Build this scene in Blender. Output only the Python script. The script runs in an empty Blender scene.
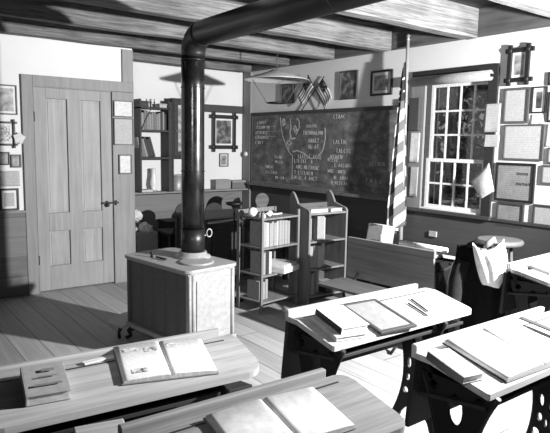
import bpy, bmesh, math, random
from mathutils import Vector, Matrix, Euler
from mathutils.geometry import tessellate_polygon
random.seed(7)
C = bpy.context.scene.collection
PI = math.pi
R = math.radians

# ------------------------------------------------------------------ materials
def lin(s):
    return s/12.92 if s <= .04045 else ((s+.055)/1.055)**2.4

def grey(s):
    v = lin(s)
    return (v, v, v, 1)

MATS = {}
def nodes_of(name):
    m = bpy.data.materials.new(name)
    m.use_nodes = True
    nt = m.node_tree
    b = nt.nodes['Principled BSDF']
    MATS[name] = m
    return m, nt, b

def N(nt, t, **kw):
    n = nt.nodes.new(t)
    for k, v in kw.items():
        setattr(n, k, v)
    return n

def math_node(nt, op, a, b=None):
    n = N(nt, 'ShaderNodeMath', operation=op)
    for i, v in enumerate((a, b)):
        if v is None:
            continue
        if isinstance(v, (int, float)):
            n.inputs[i].default_value = v
        else:
            nt.links.new(v, n.inputs[i])
    return n.outputs[0]

def ramp(nt, fac, stops):
    r = N(nt, 'ShaderNodeValToRGB')
    e = r.color_ramp.elements
    while len(e) < len(stops):
        e.new(.5)
    for i, (p, s) in enumerate(stops):
        e[i].position = p
        e[i].color = grey(s)
    nt.links.new(fac, r.inputs[0])
    return r.outputs[0]

def plain(name, s, rough=.6, metal=0., spec=.5):
    m, nt, b = nodes_of(name)
    tc = N(nt, 'ShaderNodeTexCoord')
    no = N(nt, 'ShaderNodeTexNoise')
    no.inputs['Scale'].default_value = 35
    no.inputs['Detail'].default_value = 4
    nt.links.new(tc.outputs['Object'], no.inputs['Vector'])
    c = ramp(nt, no.outputs[0], [(.3, s*.93), (.7, min(1, s*1.05))])
    nt.links.new(c, b.inputs['Base Color'])
    b.inputs['Roughness'].default_value = rough
    b.inputs['Metallic'].default_value = metal
    b.inputs['Specular IOR Level'].default_value = spec
    return m

def wood(name, s0, s1, axis='X', scale=1., rough=.6, bump=.15, spec=.35):
    """long-grained wood, the grain running along AXIS"""
    m, nt, b = nodes_of(name)
    tc = N(nt, 'ShaderNodeTexCoord')
    mp = N(nt, 'ShaderNodeMapping')
    st = {'X': (.8, 16, 16), 'Y': (16, .8, 16), 'Z': (16, 16, .8)}[axis]
    mp.inputs['Scale'].default_value = [v*scale for v in st]
    nt.links.new(tc.outputs['Object'], mp.inputs['Vector'])
    n1 = N(nt, 'ShaderNodeTexNoise')
    n1.inputs['Scale'].default_value = 2.2
    n1.inputs['Detail'].default_value = 8
    n1.inputs['Roughness'].default_value = .65
    n1.inputs['Distortion'].default_value = .6
    nt.links.new(mp.outputs[0], n1.inputs['Vector'])
    n2 = N(nt, 'ShaderNodeTexNoise')
    n2.inputs['Scale'].default_value = 3
    n2.inputs['Detail'].default_value = 3
    nt.links.new(tc.outputs['Object'], n2.inputs['Vector'])
    f = math_node(nt, 'ADD', math_node(nt, 'MULTIPLY', n1.outputs[0], .75), math_node(nt, 'MULTIPLY', n2.outputs[0], .25))
    c = ramp(nt, f, [(.32, s0), (.66, s1)])
    nt.links.new(c, b.inputs['Base Color'])
    b.inputs['Roughness'].default_value = rough
    b.inputs['Specular IOR Level'].default_value = spec
    bp = N(nt, 'ShaderNodeBump')
    bp.inputs['Strength'].default_value = bump
    bp.inputs['Distance'].default_value = .004 if bump < .9 else .02
    nt.links.new(n1.outputs[0], bp.inputs['Height'])
    nt.links.new(bp.outputs[0], b.inputs['Normal'])
    return m

def planks(name, s0, s1, across, along, width, gap=.025, rough=.6, ends=0., gapdark=.3):
    """boards side by side: ACROSS the axis that counts boards, ALONG the grain axis"""
    m, nt, b = nodes_of(name)
    tc = N(nt, 'ShaderNodeTexCoord')
    sp = N(nt, 'ShaderNodeSeparateXYZ')
    nt.links.new(tc.outputs['Object'], sp.inputs[0])
    idx = {'X': 0, 'Y': 1, 'Z': 2}
    u = math_node(nt, 'DIVIDE', sp.outputs[idx[across]], width)
    fl = math_node(nt, 'FLOOR', u)
    fr = math_node(nt, 'FRACT', u)
    wn = N(nt, 'ShaderNodeTexWhiteNoise', noise_dimensions='1D')
    nt.links.new(fl, wn.inputs['W'])
    mp = N(nt, 'ShaderNodeMapping')
    st = {'X': (.7, 14, 14), 'Y': (14, .7, 14), 'Z': (14, 14, .7)}[along]
    mp.inputs['Scale'].default_value = st
    nt.links.new(tc.outputs['Object'], mp.inputs['Vector'])
    cm = N(nt, 'ShaderNodeCombineXYZ')
    nt.links.new(math_node(nt, 'MULTIPLY', wn.outputs['Value'], 40.), cm.inputs[idx[along]])
    nt.links.new(cm.outputs[0], mp.inputs['Location'])
    n1 = N(nt, 'ShaderNodeTexNoise')
    n1.inputs['Scale'].default_value = 2.
    n1.inputs['Detail'].default_value = 8
    n1.inputs['Roughness'].default_value = .65
    nt.links.new(mp.outputs[0], n1.inputs['Vector'])
    f = math_node(nt, 'ADD', math_node(nt, 'MULTIPLY', n1.outputs[0], .7), math_node(nt, 'MULTIPLY', wn.outputs['Value'], .3))
    c = ramp(nt, f, [(.3, s0), (.72, s1)])
    g = math_node(nt, 'LESS_THAN', fr, gap)
    if ends:
        v = math_node(nt, 'ADD', math_node(nt, 'DIVIDE', sp.outputs[idx[along]], ends), math_node(nt, 'MULTIPLY', wn.outputs['Value'], 7.3))
        g = math_node(nt, 'MAXIMUM', g, math_node(nt, 'LESS_THAN', math_node(nt, 'FRACT', v), .002))
    mx = N(nt, 'ShaderNodeMix', data_type='RGBA', blend_type='MULTIPLY')
    nt.links.new(g, mx.inputs[0])
    nt.links.new(c, mx.inputs[6])
    mx.inputs[7].default_value = (gapdark, gapdark, gapdark, 1)
    nt.links.new(mx.outputs[2], b.inputs['Base Color'])
    b.inputs['Roughness'].default_value = rough
    b.inputs['Specular IOR Level'].default_value = .3
    bp = N(nt, 'ShaderNodeBump')
    bp.inputs['Strength'].default_value = .5
    bp.inputs['Distance'].default_value = .006
    nt.links.new(math_node(nt, 'SUBTRACT', math_node(nt, 'MULTIPLY', n1.outputs[0], .2), g), bp.inputs['Height'])
    nt.links.new(bp.outputs[0], b.inputs['Normal'])
    return m

def plaster(name, s):
    m, nt, b = nodes_of(name)
    tc = N(nt, 'ShaderNodeTexCoord')
    no = N(nt, 'ShaderNodeTexNoise')
    no.inputs['Scale'].default_value = 2.5
    no.inputs['Detail'].default_value = 6
    nt.links.new(tc.outputs['Object'], no.inputs['Vector'])
    nt.links.new(ramp(nt, no.outputs[0], [(.3, s*.97), (.7, s)]), b.inputs['Base Color'])
    b.inputs['Roughness'].default_value = .9
    b.inputs['Specular IOR Level'].default_value = .1
    return m

def printed(name, paper, ink, vaxis='Z', line=.011, density=.5, blotch=.0):
    """a sheet with rows of small print (and faded areas)"""
    m, nt, b = nodes_of(name)
    tc = N(nt, 'ShaderNodeTexCoord')
    sp = N(nt, 'ShaderNodeSeparateXYZ')
    nt.links.new(tc.outputs['Object'], sp.inputs[0])
    v = sp.outputs[{'Y': 1, 'Z': 2}[vaxis]]
    rows = math_node(nt, 'LESS_THAN', math_node(nt, 'FRACT', math_node(nt, 'DIVIDE', v, line)), .5)
    cm = N(nt, 'ShaderNodeCombineXYZ')
    nt.links.new(math_node(nt, 'MULTIPLY', sp.outputs[0], 90.), cm.inputs[0])
    nt.links.new(math_node(nt, 'MULTIPLY', math_node(nt, 'FLOOR', math_node(nt, 'DIVIDE', v, line)), 3.7), cm.inputs[1])
    no = N(nt, 'ShaderNodeTexNoise')
    no.inputs['Scale'].default_value = 1
    no.inputs['Detail'].default_value = 2
    nt.links.new(cm.outputs[0], no.inputs['Vector'])
    words = math_node(nt, 'MULTIPLY', rows, math_node(nt, 'GREATER_THAN', no.outputs[0], density))
    n2 = N(nt, 'ShaderNodeTexNoise')
    n2.inputs['Scale'].default_value = 9
    n2.inputs['Detail'].default_value = 4
    nt.links.new(tc.outputs['Object'], n2.inputs['Vector'])
    base = ramp(nt, n2.outputs[0], [(.3, paper*(.97-blotch)), (.62, paper)])
    mx = N(nt, 'ShaderNodeMix', data_type='RGBA')
    nt.links.new(math_node(nt, 'MULTIPLY', words, .27), mx.inputs[0])
    nt.links.new(base, mx.inputs[6])
    mx.inputs[7].default_value = grey(ink)
    nt.links.new(mx.outputs[2], b.inputs['Base Color'])
    b.inputs['Roughness'].default_value = .8
    b.inputs['Specular IOR Level'].default_value = .15
    return m

def picture_mat(name, stops, scale=14., rough=.5):
    m, nt, b = nodes_of(name)
    tc = N(nt, 'ShaderNodeTexCoord')
    no = N(nt, 'ShaderNodeTexNoise')
    no.inputs['Scale'].default_value = scale
    no.inputs['Detail'].default_value = 5
    nt.links.new(tc.outputs['Object'], no.inputs['Vector'])
    nt.links.new(ramp(nt, no.outputs[0], stops), b.inputs['Base Color'])
    b.inputs['Roughness'].default_value = rough
    return m

def flag_mat(name, period, slope, canton_z, canton_x=None):
    m, nt, b = nodes_of(name)
    tc = N(nt, 'ShaderNodeTexCoord')
    uv = N(nt, 'ShaderNodeSeparateXYZ')
    nt.links.new(tc.outputs['UV'], uv.inputs[0])
    ph = math_node(nt, 'DIVIDE', math_node(nt, 'ADD', uv.outputs[1], math_node(nt, 'MULTIPLY', uv.outputs[0], slope)), period)
    st = math_node(nt, 'LESS_THAN', math_node(nt, 'FRACT', ph), .5)
    c1 = ramp(nt, st, [(.4, .40), (.6, .84)])
    can = math_node(nt, 'GREATER_THAN', uv.outputs[1], canton_z)
    if canton_x is not None:
        can = math_node(nt, 'MULTIPLY', can, math_node(nt, 'LESS_THAN', uv.outputs[0], canton_x))
    vo = N(nt, 'ShaderNodeTexVoronoi')
    vo.inputs['Scale'].default_value = 22 if canton_x is None else 60
    nt.links.new(tc.outputs['UV'], vo.inputs['Vector'])
    star = ramp(nt, math_node(nt, 'LESS_THAN', vo.outputs['Distance'], .22), [(.4, .2), (.6, .8)])
    mx = N(nt, 'ShaderNodeMix', data_type='RGBA')
    nt.links.new(can, mx.inputs[0])
    nt.links.new(c1, mx.inputs[6])
    nt.links.new(star, mx.inputs[7])
    nt.links.new(mx.outputs[2], b.inputs['Base Color'])
    b.inputs['Roughness'].default_value = .85
    b.inputs['Specular IOR Level'].default_value = .1
    return m

plaster('plaster', .88)
wood('door_wood', .50, .60, 'Z')
wood('door_panel_wood', .52, .66, 'Z', .7)
wood('board_wood', .47, .56, 'Z')
planks('wainscot_pale', .38, .47, 'Z', 'X', .19, .02, gapdark=.5)
planks('wainscot_mid', .42, .48, 'Z', 'X', .30, .015, gapdark=.6)
planks('wainscot_dark', .25, .31, 'Z', 'Y', .28, .012, gapdark=.5)
planks('floor_planks', .53, .70, 'X', 'Y', .185, .028, .55, ends=3.1, gapdark=.22)
planks('ceiling_planks', .18, .28, 'X', 'Y', .24, .03, .8, gapdark=.2)
wood('joist_wood', .20, .56, 'X', 1.3, .9, 1.)
wood('plate_wood', .26, .42, 'Y', .7, .85, .4)
wood('trim_dark', .22, .28, 'Y')
wood('casing_dark', .13, .18, 'Y')
wood('trim_grey', .46, .54, 'Z')
wood('rack_wood', .36, .50, 'Z')
wood('rack_wood_dark', .26, .38, 'X')
wood('case_wood', .15, .22, 'X')
wood('teacher_wood', .14, .22, 'X')
wood('desk_pale', .56, .70, 'X', 1.2, .45)
wood('desk_worn', .48, .66, 'X', 1.2, .6)
wood('desk_brown', .38, .52, 'X', 1.2, .6)
wood('desk_board', .42, .55, 'X', .8, .5)
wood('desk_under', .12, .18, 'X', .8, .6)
wood('stool_wood', .33, .43, 'X')
wood('chair_dark', .16, .24, 'Z')
wood('chair_grey', .36, .46, 'X')
plain('iron', .06, .55, 0, .4)
plain('white_paint', .88, .5)
plain('white_paper', .80, .8, spec=.1)
plain('page', .76, .8, spec=.1)
plain('cover_dark', .16, .6)
plain('cover_mid', .42, .6)
plain('cover_grey', .55, .7)
plain('cover_light', .54, .7)
plain('cover_pale', .66, .7)
plain('frame_black', .12, .45)
plain('frame_brown', .24, .5)
plain('frame_grey', .32, .5)
plain('mat_board', .86, .8)
plain('slate', .5, .6)
plain('pencil', .14, .5)
plain('chalk', .78, .95, spec=0)
plain('tin', .62, .45, .3)
plain('tin_pale', .72, .5, .2)
plain('cloth_black', .10, .95, spec=.05)
plain('cloth_dark', .16, .95, spec=.05)
plain('cloth_white', .88, .95, spec=.05)
plain('brass', .62, .35, .6)
plain('pole_wood', .62, .5)
plain('porcelain', .92, .3)
plain('lamp_tin', .72, .5, .2)
plain('wire', .3, .5)
plain('bark', .22, .9)
plain('leaf', .40, .8)
plain('leaf_pale', .58, .8)
plain('soil', .30, .95)
plain('cast_shaded', .34, .55, .1)  # stove iron, darkened for the faces turned from the light
plain('cast_lit', .58, .55)  # stove iron, paled for the end the light strikes
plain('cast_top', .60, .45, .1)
plain('glass_clear', .9, .1)
printed('document', .70, .36, 'Z', .014, .46)
printed('document_grey', .56, .2, 'Z', .016, .46, .1)
printed('page_print', .84, .55, 'Y', .009, .47)
printed('atlas_print', .82, .6, 'Y', .05, .62)
picture_mat('photo_dark', [(.3, .12), (.5, .3), (.7, .6)])
picture_mat('photo_mid', [(.3, .3), (.5, .55), (.7, .75)])
picture_mat('engraving', [(.35, .3), (.6, .8)], 60)
picture_mat('basketry', [(.35, .32), (.6, .5)], 60, .9)
flag_mat('flag_cloth', .20, .9, 1.95)
flag_mat('small_flag_cloth', .036, 0., .14, .13)

# stove pipe: glossy black enamel
m, nt, b = nodes_of('pipe_black')
b.inputs['Base Color'].default_value = grey(.16)
b.inputs['Roughness'].default_value = .22
b.inputs['Specular IOR Level'].default_value = .7
tc = N(nt, 'ShaderNodeTexCoord'); no = N(nt, 'ShaderNodeTexNoise')
no.inputs['Scale'].default_value = 9; no.inputs['Detail'].default_value = 4
nt.links.new(tc.outputs['Object'], no.inputs['Vector'])
nt.links.new(ramp(nt, no.outputs[0], [(.3, .05), (.7, .13)]), b.inputs['Base Color'])
nt.links.new(math_node(nt, 'ADD', math_node(nt, 'MULTIPLY', no.outputs[0], .25), .12), b.inputs['Roughness'])
plain('pipe_dull', .10, .4)

# chalkboard: dark slate grey with wiped chalk dust
m, nt, b = nodes_of('blackboard_paint')
tc = N(nt, 'ShaderNodeTexCoord')
mp = N(nt, 'ShaderNodeMapping'); mp.inputs['Scale'].default_value = (1, 2.2, 3.4)
nt.links.new(tc.outputs['Object'], mp.inputs['Vector'])
no = N(nt, 'ShaderNodeTexNoise'); no.inputs['Scale'].default_value = 3.2; no.inputs['Detail'].default_value = 7; no.inputs['Roughness'].default_value = .62
nt.links.new(mp.outputs[0], no.inputs['Vector'])
nt.links.new(ramp(nt, no.outputs[0], [(.32, .32), (.52, .43), (.72, .58)]), b.inputs['Base Color'])
b.inputs['Roughness'].default_value = .85
b.inputs['Specular IOR Level'].default_value = .15

# window glass
m, nt, b = nodes_of('window_glass')
nt.nodes.remove(b)
out = nt.nodes['Material Output']
tr = N(nt, 'ShaderNodeBsdfTransparent'); gl = N(nt, 'ShaderNodeBsdfGlossy'); gl.inputs['Roughness'].default_value = .03
fr = N(nt, 'ShaderNodeFresnel'); fr.inputs['IOR'].default_value = 1.45
ms = N(nt, 'ShaderNodeMixShader')
nt.links.new(fr.outputs[0], ms.inputs[0]); nt.links.new(tr.outputs[0], ms.inputs[1]); nt.links.new(gl.outputs[0], ms.inputs[2])
nt.links.new(ms.outputs[0], out.inputs[0])

# ------------------------------------------------------------------ mesh helper
class MB:
    def __init__(s):
        s.bm = bmesh.new()
        s.uv = None
    def quadbox(s, pts):
        v = [s.bm.verts.new(p) for p in pts]
        for f in ((0, 3, 2, 1), (4, 5, 6, 7), (0, 1, 5, 4), (1, 2, 6, 5), (2, 3, 7, 6), (3, 0, 4, 7)):
            s.bm.faces.new([v[i] for i in f])
        return s
    def box(s, x0, x1, y0, y1, z0, z1, M=None):
        p = [Vector(q) for q in ((x0, y0, z0), (x1, y0, z0), (x1, y1, z0), (x0, y1, z0), (x0, y0, z1), (x1, y0, z1), (x1, y1, z1), (x0, y1, z1))]
        if M is not None:
            p = [M @ q for q in p]
        return s.quadbox(p)
    def bar(s, p, q, w, h, up=(0, 0, 1)):
        p = Vector(p); q = Vector(q); d = (q-p).normalized()
        up = Vector(up)
        if abs(d.dot(up)) > .98:
            up = Vector((0, 1, 0))
        a = d.cross(up).normalized()*(w/2); c = a.cross(d).normalized()*(h/2)
        return s.quadbox([p-a-c, p+a-c, q+a-c, q-a-c, p-a+c, p+a+c, q+a+c, q-a+c])
    def tube(s, pts, r, seg=10, closed=False):
        pts = [Vector(p) for p in pts]; n = len(pts)
        rs = r if isinstance(r, (list, tuple)) else [r]*n
        rings = []; prev = None
        for i, p in enumerate(pts):
            if closed:
                t = pts[(i+1) % n]-pts[i-1]
            else:
                t = pts[min(i+1, n-1)]-pts[max(i-1, 0)]
            t.normalize()
            if prev is None:
                a = t.orthogonal().normalized()
            else:
                a = (prev-t*prev.dot(t)).normalized()
            prev = a; c = t.cross(a)
            rings.append([s.bm.verts.new(p+(a*math.cos(2*PI*k/seg)+c*math.sin(2*PI*k/seg))*rs[i]) for k in range(seg)])
        m = n if closed else n-1
        for i in range(m):
            A = rings[i]; B = rings[(i+1) % n]
            for k in range(seg):
                f = s.bm.faces.new((A[k], A[(k+1) % seg], B[(k+1) % seg], B[k])); f.smooth = True
        if not closed:
            s.bm.faces.new(rings[0][::-1]); s.bm.faces.new(rings[-1])
        return s
    def lathe(s, prof, seg=24, at=(0, 0, 0), M=None, cap=True, sx=1., sy=1.):
        rings = []
        for r, z in prof:
            ring = []
            for k in range(seg):
                v = Vector((at[0]+sx*r*math.cos(2*PI*k/seg), at[1]+sy*r*math.sin(2*PI*k/seg), at[2]+z))
                ring.append(s.bm.verts.new(M @ v if M is not None else v))
            rings.append(ring)
        for A, B in zip(rings, rings[1:]):
            for k in range(seg):
                f = s.bm.faces.new((A[k], A[(k+1) % seg], B[(k+1) % seg], B[k])); f.smooth = True
        if cap:
            s.bm.faces.new(rings[0][::-1]); s.bm.faces.new(rings[-1])
        return s
    def prism(s, outer, t0, t1, fn, holes=()):
        """2D outline with holes, extruded from t0 to t1; fn(u,v,t) gives the point"""
        loops = [list(outer)]+[list(h) for h in holes]
        flat = [p for l in loops for p in l]
        A = [s.bm.verts.new(fn(u, v, t0)) for u, v in flat]
        B = [s.bm.verts.new(fn(u, v, t1)) for u, v in flat]
        for tri in tessellate_polygon([[Vector((u, v, 0)) for u, v in l] for l in loops]):
            try:
                s.bm.faces.new([A[i] for i in tri]); s.bm.faces.new([B[i] for i in reversed(tri)])
            except ValueError:
                pass
        o = 0
        for l in loops:
            n = len(l)
            for i in range(n):
                a, c = o+i, o+(i+1) % n
                s.bm.faces.new((A[a], A[c], B[c], B[a]))
            o += n
        return s
    def grid(s, fn, nu, nv, thick=None, uvfn=None):
        V = [[s.bm.verts.new(fn(i/nu, j/nv)) for j in range(nv+1)] for i in range(nu+1)]
        uvl = s.bm.loops.layers.uv.verify() if uvfn else None
        for i in range(nu):
            for j in range(nv):
                f = s.bm.faces.new((V[i][j], V[i+1][j], V[i+1][j+1], V[i][j+1])); f.smooth = True
                if uvl:
                    for l, (a, c) in zip(f.loops, ((i, j), (i+1, j), (i+1, j+1), (i, j+1))):
                        l[uvl].uv = uvfn(a/nu, c/nv)
        return s
    def build(s, name, mat, parent=None, bevel=0., solid=0., sub=0, recalc=True):
        if recalc:
            bmesh.ops.recalc_face_normals(s.bm, faces=s.bm.faces)
        me = bpy.data.meshes.new(name)
        s.bm.to_mesh(me); s.bm.free()
        me.materials.append(MATS[mat])
        o = bpy.data.objects.new(name, me)
        C.objects.link(o)
        if parent is not None:
            o.parent = parent
        if solid:
            md = o.modifiers.new('thickness', 'SOLIDIFY'); md.thickness = solid; md.offset = 0
        if sub:
            md = o.modifiers.new('smooth', 'SUBSURF'); md.levels = sub; md.render_levels = sub
        if bevel:
            md = o.modifiers.new('edge', 'BEVEL'); md.width = bevel; md.segments = 2; md.limit_method = 'ANGLE'; md.angle_limit = R(50)
        return o

def tag(o, label=None, cat=None, group=None, kind=None):
    if label: o['label'] = label
    if cat: o['category'] = cat
    if group: o['group'] = group
    if kind: o['kind'] = kind
    return o

def thing(name, label, cat, loc=(0, 0, 0), rotz=0., group=None, rot=None):
    o = bpy.data.objects.new(name, None)
    o.empty_display_size = .1
    C.objects.link(o)
    o.location = loc
    o.rotation_euler = rot if rot is not None else (0, 0, rotz)
    return tag(o, label, cat, group)

def structure(name, mb, mat, label=None, cat=None, bevel=0.):
    o = mb.build(name, mat, None, bevel)
    return tag(o, label, cat, None, 'structure')

def copy_tree(o, loc, rot, label=None):
    c = o.copy(); C.objects.link(c); c.location = loc; c.rotation_euler = rot
    if label: c['label'] = label
    for ch in o.children:
        d = ch.copy(); C.objects.link(d); d.parent = c
        for g in ch.children:
            e = g.copy(); C.objects.link(e); e.parent = d
    return c

def rounded(x0, x1, y0, y1, radii, n=6):
    """rounded rectangle; radii for the corners (x0y0, x1y0, x1y1, x0y1)"""
    out = []
    for (cx, cy, sx, sy, r, a0) in ((x0, y0, 1, 1, radii[0], PI), (x1, y0, -1, 1, radii[1], 1.5*PI), (x1, y1, -1, -1, radii[2], 0), (x0, y1, 1, -1, radii[3], .5*PI)):
        if r <= 0:
            out.append((cx, cy)); continue
        for k in range(n+1):
            a = a0+k/n*PI/2
            out.append((cx+sx*r+r*math.cos(a), cy+sy*r+r*math.sin(a)))
    return out

XY = lambda u, v, t: Vector((u, v, t))
XZ = lambda u, v, t: Vector((u, t, v))
YZ = lambda u, v, t: Vector((t, u, v))

# ------------------------------------------------------------------ room shell
XW, XE, YS, YD, YA = -2.2, 4.52, -3.2, 5.78, 6.73
ZP, ZC = 2.44, 2.66
CAT = 'room'
structure('floor', MB().box(XW-.2, XE+.2, YS-.2, YA+.2, -.06, 0), 'floor_planks', 'wide worn plank floor of the schoolroom', 'floor')
structure('ceiling', MB().box(XW-.2, XE+.2, YS-.2, YA+.2, ZC, ZC+.05), 'ceiling_planks', 'plank ceiling above the heavy joists', 'ceiling')
structure('wall_west', MB().box(XW-.2, XW, YS-.2, YD+.2, 0, ZC), 'wainscot_dark', 'unseen side wall of the schoolroom, darkened to cut bounce light', 'wall')  # out of view; dark boarding added to hold down bounced light
structure('wall_south', MB().box(XW, XE, YS-.2, YS, 0, ZC), 'wainscot_dark', 'unseen end wall of the schoolroom, darkened to cut bounce light', 'wall')  # also unseen, boarded dark so less light bounces back
# wall with the door: plaster over its whole width, the doorway left open
DX0, DX1, DZ = 1.484, 2.244, 1.985
w = MB().box(XW, DX0, YD, YD+.15, 0, ZC).box(DX1, 2.478, YD, YD+.15, 0, ZC).box(DX0, DX1, YD, YD+.15, DZ, ZC)
structure('wall_north', w, 'plaster', 'white plaster wall around the panelled door', 'wall')
structure('wall_alcove', MB().box(2.478, XE+.2, YA, YA+.2, 0, ZC), 'plaster', 'white plaster back wall of the alcove with the bookcase', 'wall')
structure('wall_alcove_side', MB().box(2.30, 2.478, YD+.15, YA+.2, 0, ZC), 'plaster', 'plaster return wall beside the door', 'wall')
# east wall with the window opening
WY0, WY1, WZ0, WZ1 = 2.955, 3.625, .905, 2.09
w = MB().box(XE, XE+.2, YS-.2, WY0, 0, ZC).box(XE, XE+.2, WY1, YA, 0, ZC).box(XE, XE+.2, WY0, WY1, 0, WZ0).box(XE, XE+.2, WY0, WY1, WZ1, ZC)
structure('wall_east', w, 'plaster', 'white plaster wall with the blackboard and window', 'wall')
# wainscots and rails
structure('trim_1', MB().box(XW, 1.382, YD-.02, YD, .0, .80), 'wainscot_pale', 'horizontal grey wainscot boards beside the door', 'wainscot')
structure('trim_2', MB().box(XW, 1.382, YD-.032, YD, .80, .823), 'trim_grey', 'narrow grey rail on top of the wainscot beside the door', 'trim', .003)
structure('trim_3', MB().box(2.478, XE, YA-.02, YA, 0, .845), 'wainscot_mid', 'grey wainscot boards below the alcove ledge', 'wainscot')
structure('trim_4', MB().box(2.478, XE-.03, YA-.16, YA, .845, .87), 'trim_grey', 'grey ledge board along the alcove wall', 'ledge', .004)
structure('trim_5', MB().box(3.69, XE-.03, YA-.025, YA, 1.885, 1.985), 'trim_dark', 'dark picture rail on the alcove wall', 'trim', .003)
structure('trim_6', MB().box(XE-.02, XE, YS, WY0-.1, 0, .86).box(XE-.02, XE, 3.79, YA-.02, 0, .95).box(XE-.02, XE, WY0-.1, 3.79, 0, .86), 'wainscot_dark', 'dark wainscot boards below the window and blackboard', 'wainscot')
structure('trim_7', MB().box(XE-.035, XE, YS, 2.86, .86, .885), 'trim_dark', 'dark rail on top of the wainscot under the framed papers', 'trim', .003)
structure('trim_8', MB().box(XE-.045, XE, 6.53, 6.70, .0, ZP), 'trim_grey', 'grey corner post between alcove and blackboard', 'trim', .004)
structure('trim_9', MB().box(XE-.10, XE, YS, YA, ZP, ZC), 'plate_wood', 'dark timber plate on top of the blackboard wall', 'beam', .004)
# boards around the door
structure('trim_10', MB().box(1.382, DX0-.002, YD-.028, YD, 0, 2.088), 'board_wood', 'wide grey board at the hinge side of the door', 'trim', .003)
structure('trim_11', MB().box(DX1+.002, 2.478, YD-.028, YD, 0, DZ), 'board_wood', 'wide grey board at the latch side of the door', 'trim', .003)
structure('trim_12', MB().box(DX0-.002, 2.478, YD-.030, YD, DZ+.002, 2.088), 'board_wood', 'grey head board over the door', 'trim', .003)
structure('trim_13', MB().box(2.362, 2.478, YD-.022, YD, 2.088, 2.415), 'board_wood', 'short grey board between door head and ceiling', 'trim', .003)

# ceiling joists, each a timber of its own
for i, y in enumerate((-2.25, -1.4, -.5, .4, 1.28, 2.15, 3.03, 4.0, 4.82, 5.61, 6.42)):
    z0 = 2.42+random.uniform(-.006, .006)
    j = MB()
    n = 14
    def jf(u, v, y=y, z0=z0):
        a = 2*PI*u
        return Vector((0, 0, 0))
    prev = None
    rows = []
    for k in range(n+1):
        x = XW+(XE-.105-XW)*k/n
        d = [random.uniform(-.006, .006) for _ in range(4)]
        rows.append([j.bm.verts.new(p) for p in ((x, y+d[0], z0+d[1]), (x, y+.11+d[2], z0+d[3]), (x, y+.11+d[2], ZC), (x, y+d[0]*.5, ZC))])
    for A, B in zip(rows, rows[1:]):
        for k in range(4):
            j.bm.faces.new((A[k], A[(k+1) % 4], B[(k+1) % 4], B[k]))
    j.bm.faces.new(rows[0]); j.bm.faces.new(rows[-1][::-1])
    if y > YD-.25 and y < YD:          # this one lies on the door wall
        pass
    structure('ceiling_joist', j, 'joist_wood', 'rough hewn ceiling joist crossing the room', 'joist', .008)['group'] = 'rough hewn ceiling joists'

# ------------------------------------------------------------------ door
d = tag(thing('door_1', 'grey four panelled wooden door with iron latch', 'door', (DX0, YD, 0)), kind='structure')
W_, H_ = DX1-DX0, DZ
st = .115
leaf = MB()
y0, y1 = -.008, .03
leaf.box(.004, st, y0, y1, .012, H_-.004).box(W_-st, W_-.004, y0, y1, .012, H_-.004).box(W_/2-.065, W_/2+.065, y0, y1, .2, H_-.1)
for (za, zb) in ((.012, .255), (.60, .78), (1.88, H_-.004)):
    leaf.box(st-.001, W_-st+.001, y0+.0005, y1, za, zb)
leaf.build('door_frame', 'door_wood', d, .004)
for (za, zb) in ((.255, .60), (.78, 1.88)):
    for (xa, xb) in ((st, W_/2-.065), (W_/2+.065, W_-st)):
        p = MB().box(xa, xb, .010, .024, za, zb)
        p.box(xa+.02, xb-.02, .006, .014, za+.02, zb-.02)
        p.build('door_panel', 'door_panel_wood', d, .004)
lt = MB().box(W_-.115, W_+.055, -.03, -.01, .845, .863).box(W_-.08, W_-.055, -.022, -.006, .835, .875).lathe([(.018, 0), (.022, .012), (.016, .03), (.004, .034)], 16, M=Matrix.Translation((W_-.068, -.02, .835)) @ Matrix.Rotation(PI/2, 4, 'X'))
lt.box(W_+.01, W_+.03, -.042, -.028, .83, .88)
lt.build('door_latch', 'iron', d, .002)
for z in (.28, 1.66):
    MB().box(-.01, .012, -.016, -.006, z, z+.09).tube([(0, -.02, z), (0, -.02, z+.09)], .006, 8).build('hinge', 'iron', d)

# ------------------------------------------------------------------ window
wn = tag(thing('window_1', 'white twelve over eight sash window in dark casing', 'window', (XE, 0, 0)), kind='structure')
cs = MB()
cs.box(-.022, 0, 2.865, WY0, .885, 2.175)
cs.box(-.024, 0, 2.865, 3.79, 2.09, 2.20)
cs.box(0, .17, WY0, WY0+.012, WZ0, WZ1).box(0, .17, WY1-.012, WY1, WZ0, WZ1).box(0, .17, WY0, WY1, WZ1-.012, WZ1)
cs.build('casing', 'casing_dark', wn, .003)
MB().box(-.022, 0, WY1, 3.79, .885, 2.09).build('side_casing', 'trim_grey', wn, .003)
MB().box(-.06, .17, 2.84, 3.80, .862, .892).build('sill', 'trim_dark', wn, .004)
def sash(name, y0, y1, z0, z1, x0, x1, rows, label):
    f = MB()
    s_ = .034
    f.box(x0, x1, y0, y0+s_, z0, z1).box(x0, x1, y1-s_, y1, z0, z1).box(x0, x1, y0+s_, y1-s_, z0, z0+s_).box(x0, x1, y0+s_, y1-s_, z1-s_, z1)
    for k in range(1, 4):
        yy = y0+s_+(y1-y0-2*s_)*k/4
        f.box(x0+.006, x1-.004, yy-.009, yy+.009, z0+s_, z1-s_)
    for k in range(1, rows):
        zz = z0+s_+(z1-z0-2*s_)*k/rows
        f.box(x0+.0065, x1-.0045, y0+s_, y1-s_, zz-.009, zz+.009)
    o = f.build(name, 'white_paint', wn, .002)
    xm = (x0+x1)/2
    MB().box(xm-.0015, xm+.0015, y0+s_, y1-s_, z0+s_, z1-s_).build('glazing', 'window_glass', o)
sash('upper_sash', WY0+.012, WY1-.012, 1.345, WZ1-.012, .062, .092, 3, '')
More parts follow.
